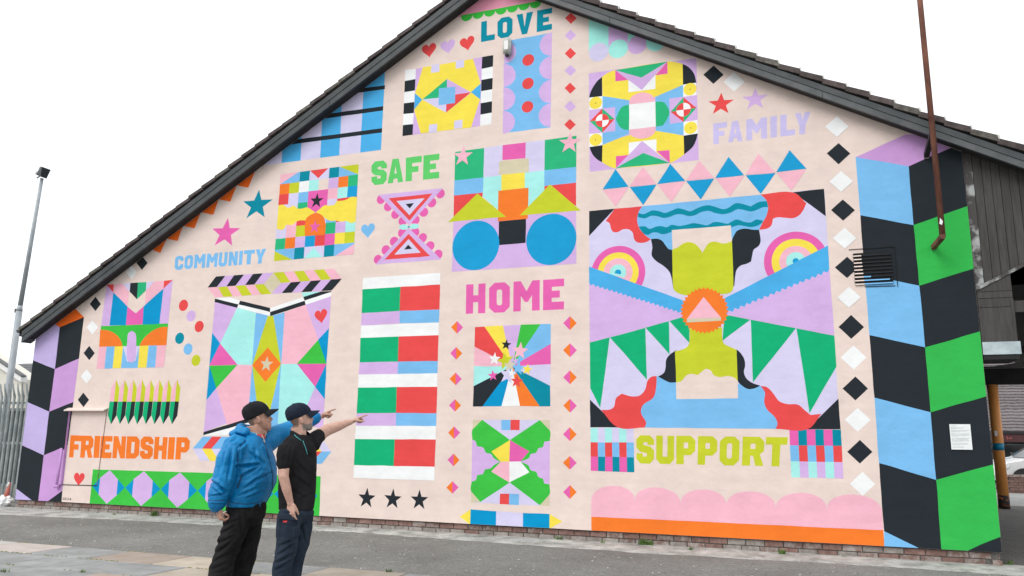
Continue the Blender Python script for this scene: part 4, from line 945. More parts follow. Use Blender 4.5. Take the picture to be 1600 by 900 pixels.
# bulkhead light under the word LOVE
wl = empty('wall_light', (-4.345, 0, 7.54), 'weathered grey bulkhead light fixed below the word LOVE', 'lamp')
bm = bmesh.new(); bmesh.ops.create_cube(bm, size=1); bmesh.ops.scale(bm, vec=(0.135,0.10,0.30), verts=bm.verts); bmesh.ops.translate(bm, vec=(-4.345,-0.06,7.695), verts=bm.verts)
bmesh.ops.bevel(bm, geom=bm.edges[:], offset=0.03, segments=3, affect='EDGES'); obj_bm('housing', bm, [M['lamp_body']], wl, True)
MB().box(-4.40,-4.29,-0.011,-0.004,7.56,7.83).build('back_plate', M['lamp_body'], wl)
MB().box(-4.38,-4.31,-0.114,-0.109,7.62,7.77).build('lens', M['white_trim'], wl)
MB().tube((-4.345,-0.06,7.525),(-4.345,-0.06,7.555),0.035).build('sensor', M['lamp_black'], wl, True)
# rusty pole on two brackets
pole = empty('rusty_pole', (1.605, -0.4, 3.9), 'tall rust-brown steel pole bracketed to the wall in front of the eaves', 'pole')
a = 0.032
def sq_tube(p0, p1, s, name, mat, parent):
    p0 = Vector(p0); p1 = Vector(p1); d = (p1-p0).normalized(); x_ = Vector((1,0,0)); y_ = d.cross(x_).normalized(); x_ = y_.cross(d)
    vs = [p+x_*s*i+y_*s*j for p in (p0, p1) for i, j in ((-1,-1),(1,-1),(1,1),(-1,1))]
    return obj(name, vs, [(0,3,2,1),(4,5,6,7),(0,1,5,4),(1,2,6,5),(2,3,7,6),(3,0,4,7)], mat, parent)
MB().tube((1.612,-0.4,3.93),(1.600,-0.4,9.3),0.036,0.034,16).build('shaft', M['rust'], pole, True)
sq_tube((1.606,-0.44,3.925),(1.556,-0.006,3.895),0.028,'lower_bracket',M['rust'],pole)
sq_tube((1.600,-0.40,5.27),(1.570,-0.006,5.13),0.030,'upper_bracket',M['soffit'],pole)
MB().box(1.53,1.582,-0.012,-0.004,3.86,3.93).build('wall_plate', M['brick_stained'], pole)
MB().box(1.54,1.60,-0.012,-0.004,5.09,5.17).build('wall_plate', M['brick_grey'], pole)
MB().prism([(1.585,4.09),(1.612,4.075),(1.625,4.12),(1.598,4.165)], -0.4385, -0.433).build('white_sticker', M['paper'], pole)
# information notice
nb = empty('information_notice', (1.665,0,1.35), 'small white printed information notice on the black cube by the corner', 'notice')
MB().box(1.552,1.778,-0.016,-0.008,1.35,1.655).build('board', M['paper'], nb)
rn = random.Random(5); mb = MB(); z = 1.638
for wdt in (0.30,0,0.66,0.62,0,0.9,0.88,0.4,0,0.9,0.86,0.9,0.3,0,0.92,0.9,0.85,0.9,0.5,0,0.8,0.82,0.4,0,0.6,0.5):
    if wdt:
        x = 1.566
        while x < 1.566+0.198*wdt:
            l = rn.uniform(0.008,0.022); mb.box(x, min(x+l,1.768), -0.0174, -0.0165, z-0.0045, z); x += l+0.004
    z -= 0.0105
mb.build('print', M['print_grey'], nb)

# ------------------------------------------------------------------ timber-clad end of the neighbouring canopy, right of the wall
clad = empty('timber_canopy', (3.2, 1.0, 0), 'dark timber-clad canopy over the passage at the right of the mural', 'canopy')
dz = lambda x: 3.345+(x-1.978)*0.518
MB().box(1.99,XE_R-0.1,0.075,0.12,2.4,ZR(2.0)).build('backing_board', M['dark_timber'], clad) if False else None
bw = 0.098; x = 1.992; i = 0
while x < 5.0:
    x1 = x+bw-0.006
    top = lambda t: ZR(t)+0.06
    mat = M['board_edge'] if i == 0 else M['board_worn'] if i < 1 else M['board']
    MB().prism([(x,max(dz(x),2.5)),(x1,max(dz(x1),2.5)),(x1,top(x1)),(x,top(x))], 0.02+(i%2)*0.003, 0.06).build('board', mat, clad); x += bw; i += 1
MB().prism([(1.992,dz(1.992)-0.05),(5.0,dz(5.0)-0.05),(5.0,dz(5.0)-0.004),(1.992,dz(1.992)-0.004)], 0.0, 0.06).build('trim', M['board_edge'], clad)
MB().prism([(1.992,dz(1.992)),(5.0,dz(5.0)),(5.0,ZR(5.0)),(1.992,ZR(1.992))], 0.066, 0.09).build('backing_board', M['dark_timber'], clad)
MB().prism([(1.995,3.291),(2.375,3.291),(2.375,dz(2.375)-0.054),(1.995,dz(1.995)-0.054)], 0.012, 0.06).build('end_board', M['board'], clad)
MB().box(1.995,2.34,0.08,0.30,2.66,3.5).build('beam_core', M['dark_timber'], clad)
# boxed beam end with stacked horizontal boards and pale flashing
z = 3.285
for h, m_ in ((0.085,'board'),(0.115,'board'),(0.52,'board')):
    xr = 2.375 if h < 0.3 else 2.345
    MB().box(1.995, xr, 0.01, 0.075, z-h+0.006, z).build('end_board', M[m_], clad); z -= h
MB().box(2.345,2.378,0.0,0.30,2.66,3.18).build('corner_trim', M['board'], clad)
MB().box(2.385,4.6,0.02,0.09,3.02,3.16).build('cross_rail', M['board'], clad)
MB().box(1.995, 2.40, -0.012, 0.30, 2.50, 2.655).build('flashing', M['flashing'], clad)
MB().box(1.995, 2.38, 0.0, 0.6, 2.44, 2.495).build('beam_soffit', M['dark_timber'], clad)
# ceiling, joists and the beam carried by the post
MB().box(1.99, 4.45, 0.35, 10.6, 3.52, 3.60).build('ceiling', M['dark_timber'], clad)
MB().box(1.99, 5.1, 10.05, 10.25, 2.80, 3.17).build('front_beam', M['dark_timber'], clad)
MB().prism([(1.99,2.93),(4.9,3.29),(4.9,3.20),(1.99,2.84)], 5.0, 5.15).build('rafter', M['dark_timber'], clad)
MB().prism([(1.99,2.72),(4.9,3.14),(4.9,3.04),(1.99,2.62)], 2.4, 2.52).build('rafter', M['dark_timber'], clad)
MB().box(3.6, 5.1, 10.26, 12.2, 3.20, 3.24).build('eaves_board', M['ceiling_grey'], clad)
MB().prism([(3.55,3.02),(5.0,3.22),(5.0,3.0),(3.9,2.99)], 7.6, 7.65).build('gusset_panel', M['ceiling_grey'], clad)
post = empty('canopy_post', (3.93,10.15,0), 'orange painted steel post with a blue band in the passage', 'post')
MB().tube((3.93,10.15,0.30),(3.93,10.15,2.80),0.115,n=24).build('shaft', M['orange_post'], post, True)
MB().tube((3.93,10.15,0.0),(3.93,10.15,0.30),0.118,n=24).build('scuffed_foot', M['scuffed'], post, True)
MB().tube((3.93,10.15,1.30),(3.93,10.15,1.46),0.118,n=24).build('band', M['post_band'], post, True)
MB().box(3.86,3.92,10.028,10.034,1.62,1.74).build('faded_sticker', M['litter_pale'], post)

# ------------------------------------------------------------------ beyond the passage
lw = empty('low_brick_wall', (7.0,17.5,0), 'low red brick wall in front of the parked cars', 'wall')
MB().box(5.35,9.5,17.34,17.56,0,0.47).build('core', M['mortar'], lw); MB().box(5.30,9.55,17.29,17.61,0.475,0.54).build('coping', M['brick_stained'], lw)
bme = bm_var[0]['brick_red']
lp = world_pos(lw)
for c_ in range(6):
    for i in range(17):
        o = bpy.data.objects.new('brick', bme); COL.objects.link(o); o.parent = lw; o.location = Vector((5.47+i*BL+(0.1 if c_ % 2 else 0),17.315,0.002+c_*0.079))-lp
shop = empty('shop_building', (9.5,31,0), 'shop with a tiled roof across the car park', 'building')
MB().box(4.0,16.0,31.5,38,0,1.95).build('wall', M['shop_dark'], shop)
MB().box(3.6,16.4,30.4,31.4,1.55,2.05).build('fascia', M['shop_dark'], shop)
MB().box(7.75,11.0,30.36,30.395,1.58,1.98).build('sign_board', M['shop_red'], shop)
sh_roof = MB().prism([(30.3,2.02),(36.4,5.9),(36.4,5.82),(30.3,1.94)], 3.4, 16.6, 'x').build('roof', M['soffit'], shop)
srp = world_pos(sh_roof)
tm = bpy.data.meshes.new('tile_course'); L_ = 6.6; nt_ = 44; vs = []; fs = []
for i in range(nt_+1):
    for k in range(2): vs.append(((i/nt_-0.5)*13.2, k*0.30, (0.03 if k == 0 else 0.0)+ (0.018 if i % 2 else 0)))
for i in range(nt_): fs.append((i*2,i*2+2,i*2+3,i*2+1))
n0 = len(vs)
for i in range(nt_+1): vs.append(((i/nt_-0.5)*13.2, 0, -0.02))
for i in range(nt_): fs.append((n0+i,n0+i+1,i*2+2,i*2))
tm.from_pydata(vs, [], fs); tm.materials.append(M['far_tile'])
ang = math.atan2(3.88, 6.1)
for k in range(26):
    o = bpy.data.objects.new('tile_course', tm); COL.objects.link(o); o.parent = sh_roof; d = 0.275*k
    o.location = Vector((10.0, 30.28+d*math.cos(ang), 2.035+d*math.sin(ang)+0.02))-srp; o.rotation_euler.x = ang-0.06
for a_, b_ in ((6.6,7.45),(7.7,9.9),(10.1,12.0)):
    f_ = MB().box(a_,b_,31.42,31.49,0.3,1.5).build('window', M['pole_grey'], shop); MB().box(a_+0.06,b_-0.06,31.40,31.415,0.36,1.44).build('pane', M['glass_dark'], f_)
MB().box(5.4,6.3,31.42,31.49,0,1.52).build('door', M['glass_dark'], shop)
def text_mesh(txt, size, loc, mat, parent, name, depth=0.012):
    cu = bpy.data.curves.new('txt', 'FONT'); cu.body = txt; cu.size = size; cu.extrude = depth
    t_ = bpy.data.objects.new('txt', cu); COL.objects.link(t_)
    dg = bpy.context.evaluated_depsgraph_get(); me = bpy.data.meshes.new_from_object(t_.evaluated_get(dg)); bpy.data.objects.remove(t_)
    me.materials.clear(); me.materials.append(mat)
    o = bpy.data.objects.new(name, me); COL.objects.link(o); o.parent = parent; o.location = Vector(loc)-world_pos(parent); o.rotation_euler.x = math.pi/2
    return o
text_mesh('Lo', 0.20, (8.02,30.34,1.70), M['letter_red'], shop, 'sign_lettering')
text_mesh('TH', 0.14, (8.30,31.385,1.02), M['litter_pale'], shop, 'window_lettering')
bp_ = empty('verandah_post', (7.62,29.4,0), 'slim blue post in front of the far shop', 'post')
MB().tube((7.62,29.4,0.95),(7.62,29.4,1.95),0.09).build('shaft', M['blue_post'], bp_, True); MB().tube((7.62,29.4,0),(7.62,29.4,0.95),0.085).build('foot', M['white_trim'], bp_, True)

def car(name, loc, rz, paint_m, label):
    root = empty(name, loc, label, 'car', 'cars parked beyond the low brick wall')
    T_ = Matrix.Translation(Vector(loc)) @ Matrix.Rotation(rz, 4, 'Z')
    # side outline (x along the car, z up), front at +x
    sills = [(-2.05,0.30),(-2.08,0.62),(-1.95,0.86),(-1.80,0.93),(-1.25,1.40),(-0.90,1.47),(0.20,1.46),(0.55,1.36),(1.12,0.98),(1.75,0.84),(2.02,0.68),(2.08,0.45),(2.02,0.28)]
    hw = {0.30:0.80,0.62:0.88,0.86:0.88,0.93:0.85,1.40:0.62,1.47:0.58,1.46:0.58,1.36:0.62,0.98:0.84,0.84:0.82,0.68:0.80,0.45:0.80,0.28:0.74}
    bm = bmesh.new(); rows = []
    for (x_, z_) in sills:
        w_ = hw[z_]; rows.append([bm.verts.new((x_+ (0.10 if abs(k) < 0.6 and x_ > 1.9 else 0), k*w_, z_+(0.02 if abs(k) < 0.6 else 0))) for k in (-1,-0.5,0.5,1)])
    for a_, b_ in zip(rows, rows[1:]):
        for k in range(3): bm.faces.new((a_[k],b_[k],b_[k+1],a_[k+1]))
    for k in (0, 3):
        f_ = bm.faces.new([r_[k] for r_ in rows] if k == 0 else [r_[k] for r_ in rows][::-1])
    bmesh.ops.triangulate(bm, faces=[f_ for f_ in bm.faces if len(f_.verts) > 4])
    bmesh.ops.transform(bm, matrix=T_, verts=bm.verts); body = obj_bm('body', bm, [paint_m], root, False)
    def P3(pts): return [tuple(T_ @ Vector(q_)) for q_ in pts]
    def panel(nm, pts, mat, par=root): return obj(nm, P3(pts), [list(range(len(pts)))], mat, par)
    e = 0.012
    o_ = panel('windscreen', [(1.12,-0.72,1.03),(1.12,0.72,1.03),(0.60,0.54,1.385),(0.60,-0.54,1.385)], M['glass_dark']); 
    for s_ in (-1,1):
        panel('side_window', [(-1.15,s_*0.865,0.99),(0.95,s_*0.875,1.0),(0.50,s_*0.70,1.33),(-0.85,s_*0.68,1.37)], M['glass_dark'])
        hl = MB().add(P3([(1.78,s_*0.62,0.80),(2.03,s_*0.60,0.70),(2.0,s_*0.80,0.66),(1.70,s_*0.83,0.80),(1.80,s_*0.62,0.72),(2.06,s_*0.60,0.62),(2.03,s_*0.81,0.58),(1.72,s_*0.84,0.72)]),[(0,1,2,3),(4,7,6,5),(0,4,5,1),(1,5,6,2),(2,6,7,3),(3,7,4,0)]).build('headlight', M['head_glass'], root)
        for x_ in (-1.30,1.32):
            c0 = T_ @ Vector((x_,s_*0.70,0.31)); c1 = T_ @ Vector((x_,s_*0.895,0.31)); c2 = T_ @ Vector((x_,s_*0.905,0.31))
            w_ = MB().tube(c0,c1,0.31,n=24).build('wheel', M['rubber'], root, False); MB().tube(c1,c2,0.20,n=20).build('rim', M['alloy'], w_, False)
            MB().tube(T_ @ Vector((x_,s_*0.885,0.33)), T_ @ Vector((x_,s_*0.889,0.33)),0.37,n=24).build('wheel_arch', M['rubber'], root)
    panel('bumper_grille', [(2.115,-0.5,0.36),(2.115,0.5,0.36),(2.125,0.45,0.52),(2.125,-0.45,0.52)], M['rubber'])
    return root
car('parked_car', (7.45,20.2,0), math.radians(187), M['car_white'], 'white parked car nearest the low brick wall')
car('parked_car', (8.0,22.9,0), math.radians(185), M['car_silver'], 'silver parked car behind the white car')
car('parked_car', (8.5,25.8,0), math.radians(184), M['car_white'], 'white parked car in the farthest row, before the shop')

# ------------------------------------------------------------------ left side: fence, lamp post, house, bag
pm = MB()
prof = [(-0.034,0.0),(-0.020,-0.022),(0.020,-0.022),(0.034,0.0)]
for k in range(3):
    (x0,y0),(x1,y1) = prof[k], prof[k+1]
    tz0 = 2.30 if k == 0 else 2.42; tz1 = 2.30 if k == 2 else 2.42
    pm.add([(x0,y0,0.05),(x1,y1,0.05),(x1,y1,2.15),(x0,y0,2.15)],[(0,1,2,3)])
    pm.add([(x0,y0,2.15),(x1,y1,2.15),(x1*0.8,y1-0.05,tz1),(x0*0.8,y0-0.05,tz0)],[(0,1,2,3)])
pale_me = bpy.data.meshes.new('pale'); pale_me.from_pydata(pm.v, [], pm.f); pale_me.materials.append(M['galvanised'])
def fence(loc, x0, x1, label, step=0.128):
    root = empty('palisade_fence', loc, label, 'fence', None)
    X, Y, Z_ = loc
    for z in (0.35, 1.20, 2.02): MB().prism([(Y+0.006,z-0.025),(Y+0.056,z-0.025),(Y+0.056,z-0.017),(Y+0.014,z-0.017),(Y+0.014,z+0.025),(Y+0.006,z+0.025)], x0, x1, 'x').build('rail', M['galvanised'], root)
    x = x1-0.05
    while x > x0:
        o = bpy.data.objects.new('pale', pale_me); COL.objects.link(o); o.parent = root; o.location = Vector((x,Y,0))-Vector(loc); o.rotation_euler = (0,random.uniform(-.003,.003),0); x -= step
    x = x1-0.4
    while x > x0: MB().box(x-0.03,x+0.03,Y+0.06,Y+0.16,0,2.3).build('post', M['galvanised'], root); x -= 2.75
    return root
fence((-17.0,0.75,0), -20.5, -14.27, 'grey palisade fence of pointed steel pales joining the wall corner')
backdrop = empty('dark_backdrop', (-19.5,6.5,0), 'added dark shed hidden behind the palisade fence', 'backdrop')  # block added so its dark colour gives the shade between the pales
MB().box(-26,-14.6,5.2,8.2,0,2.02).build('wall', M['lamp_black'], backdrop)
MB().box(-26.1,-14.5,5.1,8.3,2.02,2.10).build('roof', M['slate'], backdrop)
mottled('yard', (0.10,0.105,0.10), (0.17,0.17,0.165), 2.0, 0.9, 0.4)
lp_ = empty('lamp_post', (-18.78,3.0,0), 'tall grey stepped lamp post with a floodlight behind the fence', 'lamp post')
MB().tube((-18.83,3.0,0),(-18.81,3.0,4.45),0.082,0.076,16).build('lower_shaft', M['pole_grey'], lp_, True)
MB().tube((-18.81,3.0,4.45),(-18.80,3.0,4.60),0.076,0.058,16).build('collar', M['pole_grey'], lp_, True)
MB().tube((-18.80,3.0,4.60),(-18.62,3.0,7.98),0.058,0.042,16).build('upper_shaft', M['pole_grey'], lp_, True)
MB().box(-18.92,-18.86,2.95,3.02,4.42,4.52).build('cable_bracket', M['lamp_black'], lp_)
fl = MB(); fl.add([(-18.72,2.86,8.05),(-18.28,2.72,8.28),(-18.28,3.1,8.28),(-18.72,3.14,8.05),(-18.50,2.80,8.34),(-18.40,2.8,7.92),(-18.40,3.06,7.92),(-18.50,3.06,8.34)],[(0,4,1,5),(3,6,2,7),(0,3,7,4),(4,7,2,1),(1,2,6,5),(5,6,3,0)])
c0_ = Vector((-18.66,2.95,8.06)); fl.v = [tuple(c0_+(Vector(v)-c0_)*0.68) for v in fl.v]
fl.build('floodlight', M['lamp_black'], lp_)
MB().tube((-18.74,2.95,7.99),(-18.48,2.95,8.10),0.018).build('lamp_arm', M['galvanised'], lp_, True); MB().tube((-18.70,2.9,8.06),(-18.66,2.9,8.14),0.045).build('photocell', M['lamp_body'], lp_, True)
hs = empty('cream_house', (-38,16,0), 'cream walled house with a slate roof beyond the fence', 'house')
MB().prism([(-44,0),(-32.7,0),(-32.7,3.75),(-34.3,4.5),(-40,7.0),(-44,5.3)], 14.0, 15.0).build('wall', M['cream_wall'], hs)
MB().prism([(-32.55,3.62),(-40,7.0),(-40,7.22),(-32.55,3.84)], 13.8, 14.1).build('bargeboard', M['white_trim'], hs)
r_ = MB().prism([(-32.5,3.85),(-40,7.24),(-40,7.30),(-32.5,3.91)], 13.75, 14.02).build('roof', M['slate'], hs)
h2 = empty('slate_roofed_house', (-36,24,0), 'house whose slate roof shows beside the wall corner', 'house')
MB().box(-74,-36.5,24.5,32,0,3.9).build('wall', M['cream_wall'], h2)
r2 = MB().prism([(23.9,3.95),(28,6.15),(28,6.0),(23.9,3.8)], -75, -35.0, 'x').build('roof', M['slate'], h2); r2p = world_pos(r2)
for k in range(13):
    d = 0.34*k; y_ = 23.88+d*math.cos(0.492); z_ = 3.98+d*math.sin(0.492)
    MB().prism([(y_,z_-0.01),(y_,z_+0.055),(y_+0.34,z_+0.19)], -75, -35.0, 'x').build('slate_course', M['slate'], r2)

bag = empty('plastic_bag', (-14.64,0.12,0), 'crumpled white plastic bag dumped at the foot of the fence', 'bag')
bm = bmesh.new(); bmesh.ops.create_icosphere(bm, subdivisions=4, radius=1)
for v in bm.verts:
    n_ = mnoise.noise(v.co*2.3)*0.28+mnoise.noise(v.co*6)*0.14+abs(mnoise.noise(v.co*3.7))*0.2
    v.co = v.co*(1+n_); v.co.x *= 0.16; v.co.y *= 0.12; v.co.z *= 0.11; v.co.z = max(v.co.z+0.10, 0.0); v.co += Vector((-14.70,0.12,0.003))
obj_bm('sack', bm, [M['bag_white']], bag, False)
bm = bmesh.new(); bmesh.ops.create_cone(bm, cap_ends=True, segments=14, radius1=0.055, radius2=0.022, depth=0.32)
for v in bm.verts: v.co += v.co.normalized()*mnoise.noise(v.co*9)*0.02; v.co += Vector((-14.66+0.15*(v.co.z), 0.14, 0.30))
obj_bm('red_neck', bm, [M['bag_red']], bag, True)
MB().tube((-14.655,0.12,0.38),(-14.63,0.12,0.47),0.025,0.012).build('white_tip', M['bag_white'], bag, True)

# ------------------------------------------------------------------ weeds, moss, litter
def weed(x, y, s, n, name='weed_tuft', label=None):
    mb = MB()
    for i in range(n):
        a_ = random.uniform(0, 2*math.pi); h = s*random.uniform(0.5,1.1); ln = s*random.uniform(0.2,0.8); w_ = s*0.07*random.uniform(0.6,1.4)
        bx_, by_ = x+random.gauss(0,s*0.35), y+random.gauss(0,s*0.18); dx_, dy_ = math.cos(a_), math.sin(a_); px_, py_ = -dy_*w_, dx_*w_
        mb.add([(bx_-px_,by_-py_,0.012),(bx_+px_,by_+py_,0.012),(bx_+dx_*ln*.5+px_*.7,by_+dy_*ln*.5+py_*.7,0.012+h*.7),(bx_+dx_*ln*.5-px_*.7,by_+dy_*ln*.5-py_*.7,0.012+h*.7),(bx_+dx_*ln,by_+dy_*ln,0.012+h)],[(0,1,2,3),(3,2,4)])
    o = mb.build(name, M['weed']); return tag(o, label, 'weed', 'weeds at the wall foot')
for px_, py_, s, n, lb in ((242,808,0.11,46,'green weed tuft under the green hexagon band'),(178,806,0.05,20,'tiny weed under the word FRIENDSHIP'),(152,804,0.04,14,'tiny weed left of the green band start'),(875,845,0.07,40,'green weed tuft under the blue pencil'),(942,851,0.05,22,'small weed where the orange strip begins'),
        (1005,853,0.10,46,'wide weed tuft under the orange strip'),(1020,851,0.09,34,'tall thin weed beside the wide tuft'),(1080,861,0.05,22,'small weed under the word SUPPORT'),(1222,868,0.07,40,'green weed tuft under the right check block'),(1318,873,0.04,16,'tiny weed near the blue cube corner'),(1575,885,0.07,30,'weed tuft at the passage corner')):
    gx, gy = G(px_, py_); weed(gx, min(gy, -0.03) if px_ < 1500 else gy, s, n, 'weed_tuft', lb)
for px_, py_, s, n, lb in ((6,899,0.06,26,'grass tuft in the paving joint at the left edge'),(128,899,0.05,26,'grass tuft in a paving joint'),(608,899,0.06,30,'grass tuft at the edge of the tan slab')):
    gx, gy = G(px_, py_); weed(gx, gy, s, n, 'grass_tuft', lb)
# moss in the front paving joint
mb = MB()
for i in range(420):
    x = random.uniform(-11,-5); 
    if random.random() < 0.55: y = -3.505+random.gauss(0,0.008)
    else: y = -3.5-SLD*random.choice((1,1,2))+random.gauss(0,0.006)
    if mnoise.noise(Vector((x*1.6,y*2,0))) < 0.0: continue
    s = random.uniform(0.008,0.022); mb.add([(x-s,y-s*.5,0.022),(x+s,y-s*.4,0.022),(x+s*.8,y+s*.5,0.03),(x-s*.7,y+s*.5,0.026),(x,y,0.036)],[(0,1,4),(1,2,4),(2,3,4),(3,0,4)])
tag(mb.build('joint_moss', M['moss']), 'green moss growing in the paving joints', 'moss', kind='stuff')
mb = MB()
for i in range(420):
    x = random.uniform(-12,3); y = random.uniform(-3.4,-0.15)
    s = random.uniform(0.006,0.018); a_ = random.uniform(0,3); c_, s_ = math.cos(a_)*s, math.sin(a_)*s
    mb.add([(x-c_,y-s_,0.006),(x+s_*.6,y-c_*.6,0.007),(x+c_,y+s_,0.012),(x-s_*.6,y+c_*.6,0.009)],[(0,1,2,3)], 0 if random.random() < .6 else 1)
tag(mb.build('grit_and_litter', [M['litter_pale'], M['litter_dark']]), 'scattered grit and dead leaf bits on the tarmac', 'litter', kind='stuff')
# ------------------------------------------------------------------ the two men
from mathutils.bvhtree import BVHTree
CAM = Vector((0, -DW, HC))
RH = Vector((math.cos(YAW), -math.sin(YAW), 0)); FH = Vector((math.sin(YAW), math.cos(YAW), 0)); UPZ = Vector((0, 0, 1))
def BP(px, py, dep):
    """survey point of a figure: photo bearing at a horizontal distance dep from the camera"""
    d = FWD*FPX + RIGHT*(px-800) - UP*(py-450)
    return CAM + d*(dep/d.dot(FH))
def loft(mb, secs, n=20, mi=0, pw=1.0):
    """closed tube through sections (centre, axis_a, axis_b)"""
    vs = []
    for c, a, b_ in secs:
        for i in range(n):
            t = 2*math.pi*i/n; ct, st = math.cos(t), math.sin(t)
            if pw != 1.0: ct = math.copysign(abs(ct)**pw, ct); st = math.copysign(abs(st)**pw, st)
            vs.append(c+a*ct+b_*st)
    fs = []
    for k in range(len(secs)-1):
        for i in range(n): fs.append((k*n+i, k*n+(i+1) % n, (k+1)*n+(i+1) % n, (k+1)*n+i))
    m_ = len(vs); vs += [secs[0][0], secs[-1][0]]
    for i in range(n):
        fs.append((m_, (i+1) % n, i)); e = (len(secs)-1)*n; fs.append((m_+1, e+i, e+(i+1) % n))
    mb.add(vs, fs, mi)
def limb(mb, pts, rad, n=16, flat=None):
    """tapering limb along joint points"""
    pts = [Vector(p) for p in pts]; secs = []
    for i, p in enumerate(pts):
        d = (pts[min(i+1, len(pts)-1)]-pts[max(i-1, 0)]).normalized()
        a = d.cross(FH); a = a.normalized() if a.length > 0.2 else d.cross(UPZ).normalized(); b_ = d.cross(a).normalized()
        r = rad[i]; ra, rb = (r, r) if not isinstance(r, tuple) else r
        secs.append((p, a*ra, b_*rb))
    d0 = (pts[0]-pts[1]).normalized(); d1 = (pts[-1]-pts[-2]).normalized()
    s0, s1 = secs[0], secs[-1]
    secs = [(s0[0]+d0*s0[1].length*.7, s0[1]*.5, s0[2]*.5)]+secs+[(s1[0]+d1*s1[1].length*.7, s1[1]*.5, s1[2]*.5)]
    loft(mb, secs, n)
def ball(mb, c, ax, n=14):
    """ellipsoid with axis vectors ax = (a, b, c)"""
    secs = []
    for k in range(1, n//2):
        t = math.pi*k/(n//2); secs.append((c-ax[2]*math.cos(t), ax[0]*math.sin(t), ax[1]*math.sin(t)))
    loft(mb, secs, n)
def fuse(mb, voxel, smooth=6, disp=None):
    """one continuous skin over all the lofts; optional displacement of each vertex along its normal"""
    me = bpy.data.meshes.new('tmp'); me.from_pydata(mb.v, [], mb.f)
    o = bpy.data.objects.new('tmp', me); COL.objects.link(o)
    r = o.modifiers.new('r', 'REMESH'); r.mode = 'VOXEL'; r.voxel_size = voxel; r.use_smooth_shade = True
    if smooth: s = o.modifiers.new('s', 'SMOOTH'); s.factor = 0.5; s.iterations = smooth
    dg = bpy.context.evaluated_depsgraph_get(); res = bpy.data.meshes.new_from_object(o.evaluated_get(dg))
    bpy.data.objects.remove(o); bpy.data.meshes.remove(me)
    if disp:
        nr = [v.normal.copy() for v in res.vertices]
        for v, n_ in zip(res.vertices, nr): v.co = v.co+n_*disp(v.co)
        res.update()
    return res
def put(name, me, mats, parent, face_mat=None):
    if not isinstance(mats, (list, tuple)): mats = [mats]
    me.materials.clear()
    for m_ in mats: me.materials.append(m_)
    if face_mat:
        for p in me.polygons: p.material_index = face_mat(p.center)
    for p in me.polygons: p.use_smooth = True
    me.name = name
    wp_ = world_pos(parent); me.transform(Matrix.Translation(-wp_))
    o = bpy.data.objects.new(name, me); COL.objects.link(o); o.parent = parent
    return o
def creases(segs, D_, side=1):
    """sharp cloth creases carved along surveyed lines on the near side of a garment: (x0, y0, x1, y1, depth, width in px)"""
    def f_(p):
        v = p-CAM; zc = v.dot(FWD); px = 800+FPX*v.dot(RIGHT)/zc; py = 450-FPX*v.dot(UP)/zc
        if v.dot(FH) > D_: return 0.0
        s_ = 0.0
        for x0, y0, x1, y1, dep, w_ in segs:
            dx, dy = x1-x0, y1-y0; L2 = dx*dx+dy*dy; t = ((px-x0)*dx+(py-y0)*dy)/L2
            if t < -0.15 or t > 1.15: continue
            tt = min(1, max(0, t)); d = ((px-x0)*-dy+(py-y0)*dx)/math.sqrt(L2)
            k = math.sin(math.pi*min(1, max(0, (t+.15)/1.3)))**0.7
            s_ += dep*k*(0.75*math.exp(-((d+1.7*w_)/(1.5*w_))**2)-1.25*math.exp(-(d/w_)**2))
        return s_
    return f_
def folds(axis, freq, across, amp, seed, sharp=2.0):
    """cloth folds: ridged noise stretched along 'axis'"""
    axis = Vector(axis).normalized(); o1 = axis.orthogonal().normalized(); o2 = axis.cross(o1)
    def f_(p):
        q_ = Vector((p.dot(axis)*across, p.dot(o1)*freq, p.dot(o2)*freq+seed))
        w_ = Vector((mnoise.noise(q_*0.6+Vector((9,1,4))), mnoise.noise(q_*0.6), 0))*0.7
        n_ = mnoise.noise(q_+w_)
        return amp*(n_*0.9+0.25-0.8*(1-abs(n_))**6)
    return f_
def hand(mb, wrist, d, pn, th, pose, s=1.0):
    """palm, four unequal fingers and a thumb: d towards the fingertips, pn out of the palm, th towards the thumb"""
    d = d.normalized(); pn = (pn-d*pn.dot(d)).normalized(); th = (th-d*th.dot(d)-pn*th.dot(pn)).normalized()
    loft(mb, [(wrist-d*0.03*s, th*.026*s, pn*.020*s), (wrist, th*.028*s, pn*.019*s), (wrist+d*.03*s, th*.036*s, pn*.019*s), (wrist+d*.065*s, th*.042*s, pn*.017*s), (wrist+d*.092*s, th*.041*s, pn*.014*s), (wrist+d*.102*s, th*.034*s, pn*.009*s)], 16, pw=0.8)
    for off, ln, k in ((.031,.076,0),(.0105,.084,1),(-.0105,.078,2),(-.030,.062,3)):
        curls = pose[k]; p = wrist+d*(.094 if k in (1,2) else .088)*s+th*off*s; dirv = d.copy(); pts = [p-d*.015*s]; pts.append(p)
        ang = 0; seg = (.45*ln, .31*ln, .26*ln)
        fan = th*off*0.4
        for c_, sg in zip(curls, seg):
            ang += math.radians(c_); dv = (d*math.cos(ang)+pn*math.sin(ang)+fan).normalized(); p = p+dv*sg*s; pts.append(p)
        r0 = (.0098 if k < 3 else .0085)*s
        limb(mb, pts, [r0*1.05, r0, r0*.95, r0*.88, r0*.72], 10)
    tb = wrist+d*.028*s+th*.030*s+pn*.006*s; a_, b_ = pose[4]
    t1 = (d*.75+th*a_+pn*b_).normalized(); t2 = (d*.95+th*a_*.35+pn*b_*1.1).normalized()
    limb(mb, [tb-t1*.012*s, tb, tb+t1*.036*s, tb+t1*.036*s+t2*.028*s, tb+t1*.036*s+t2*.05*s], [.016*s,.0155*s,.0125*s,.011*s,.008*s], 10)
POINT = ((2,4,4),(62,88,55),(66,90,55),(70,92,55),(.35,.65))
RELAX = ((14,26,18),(18,30,20),(22,32,22),(27,34,24),(.28,.35))
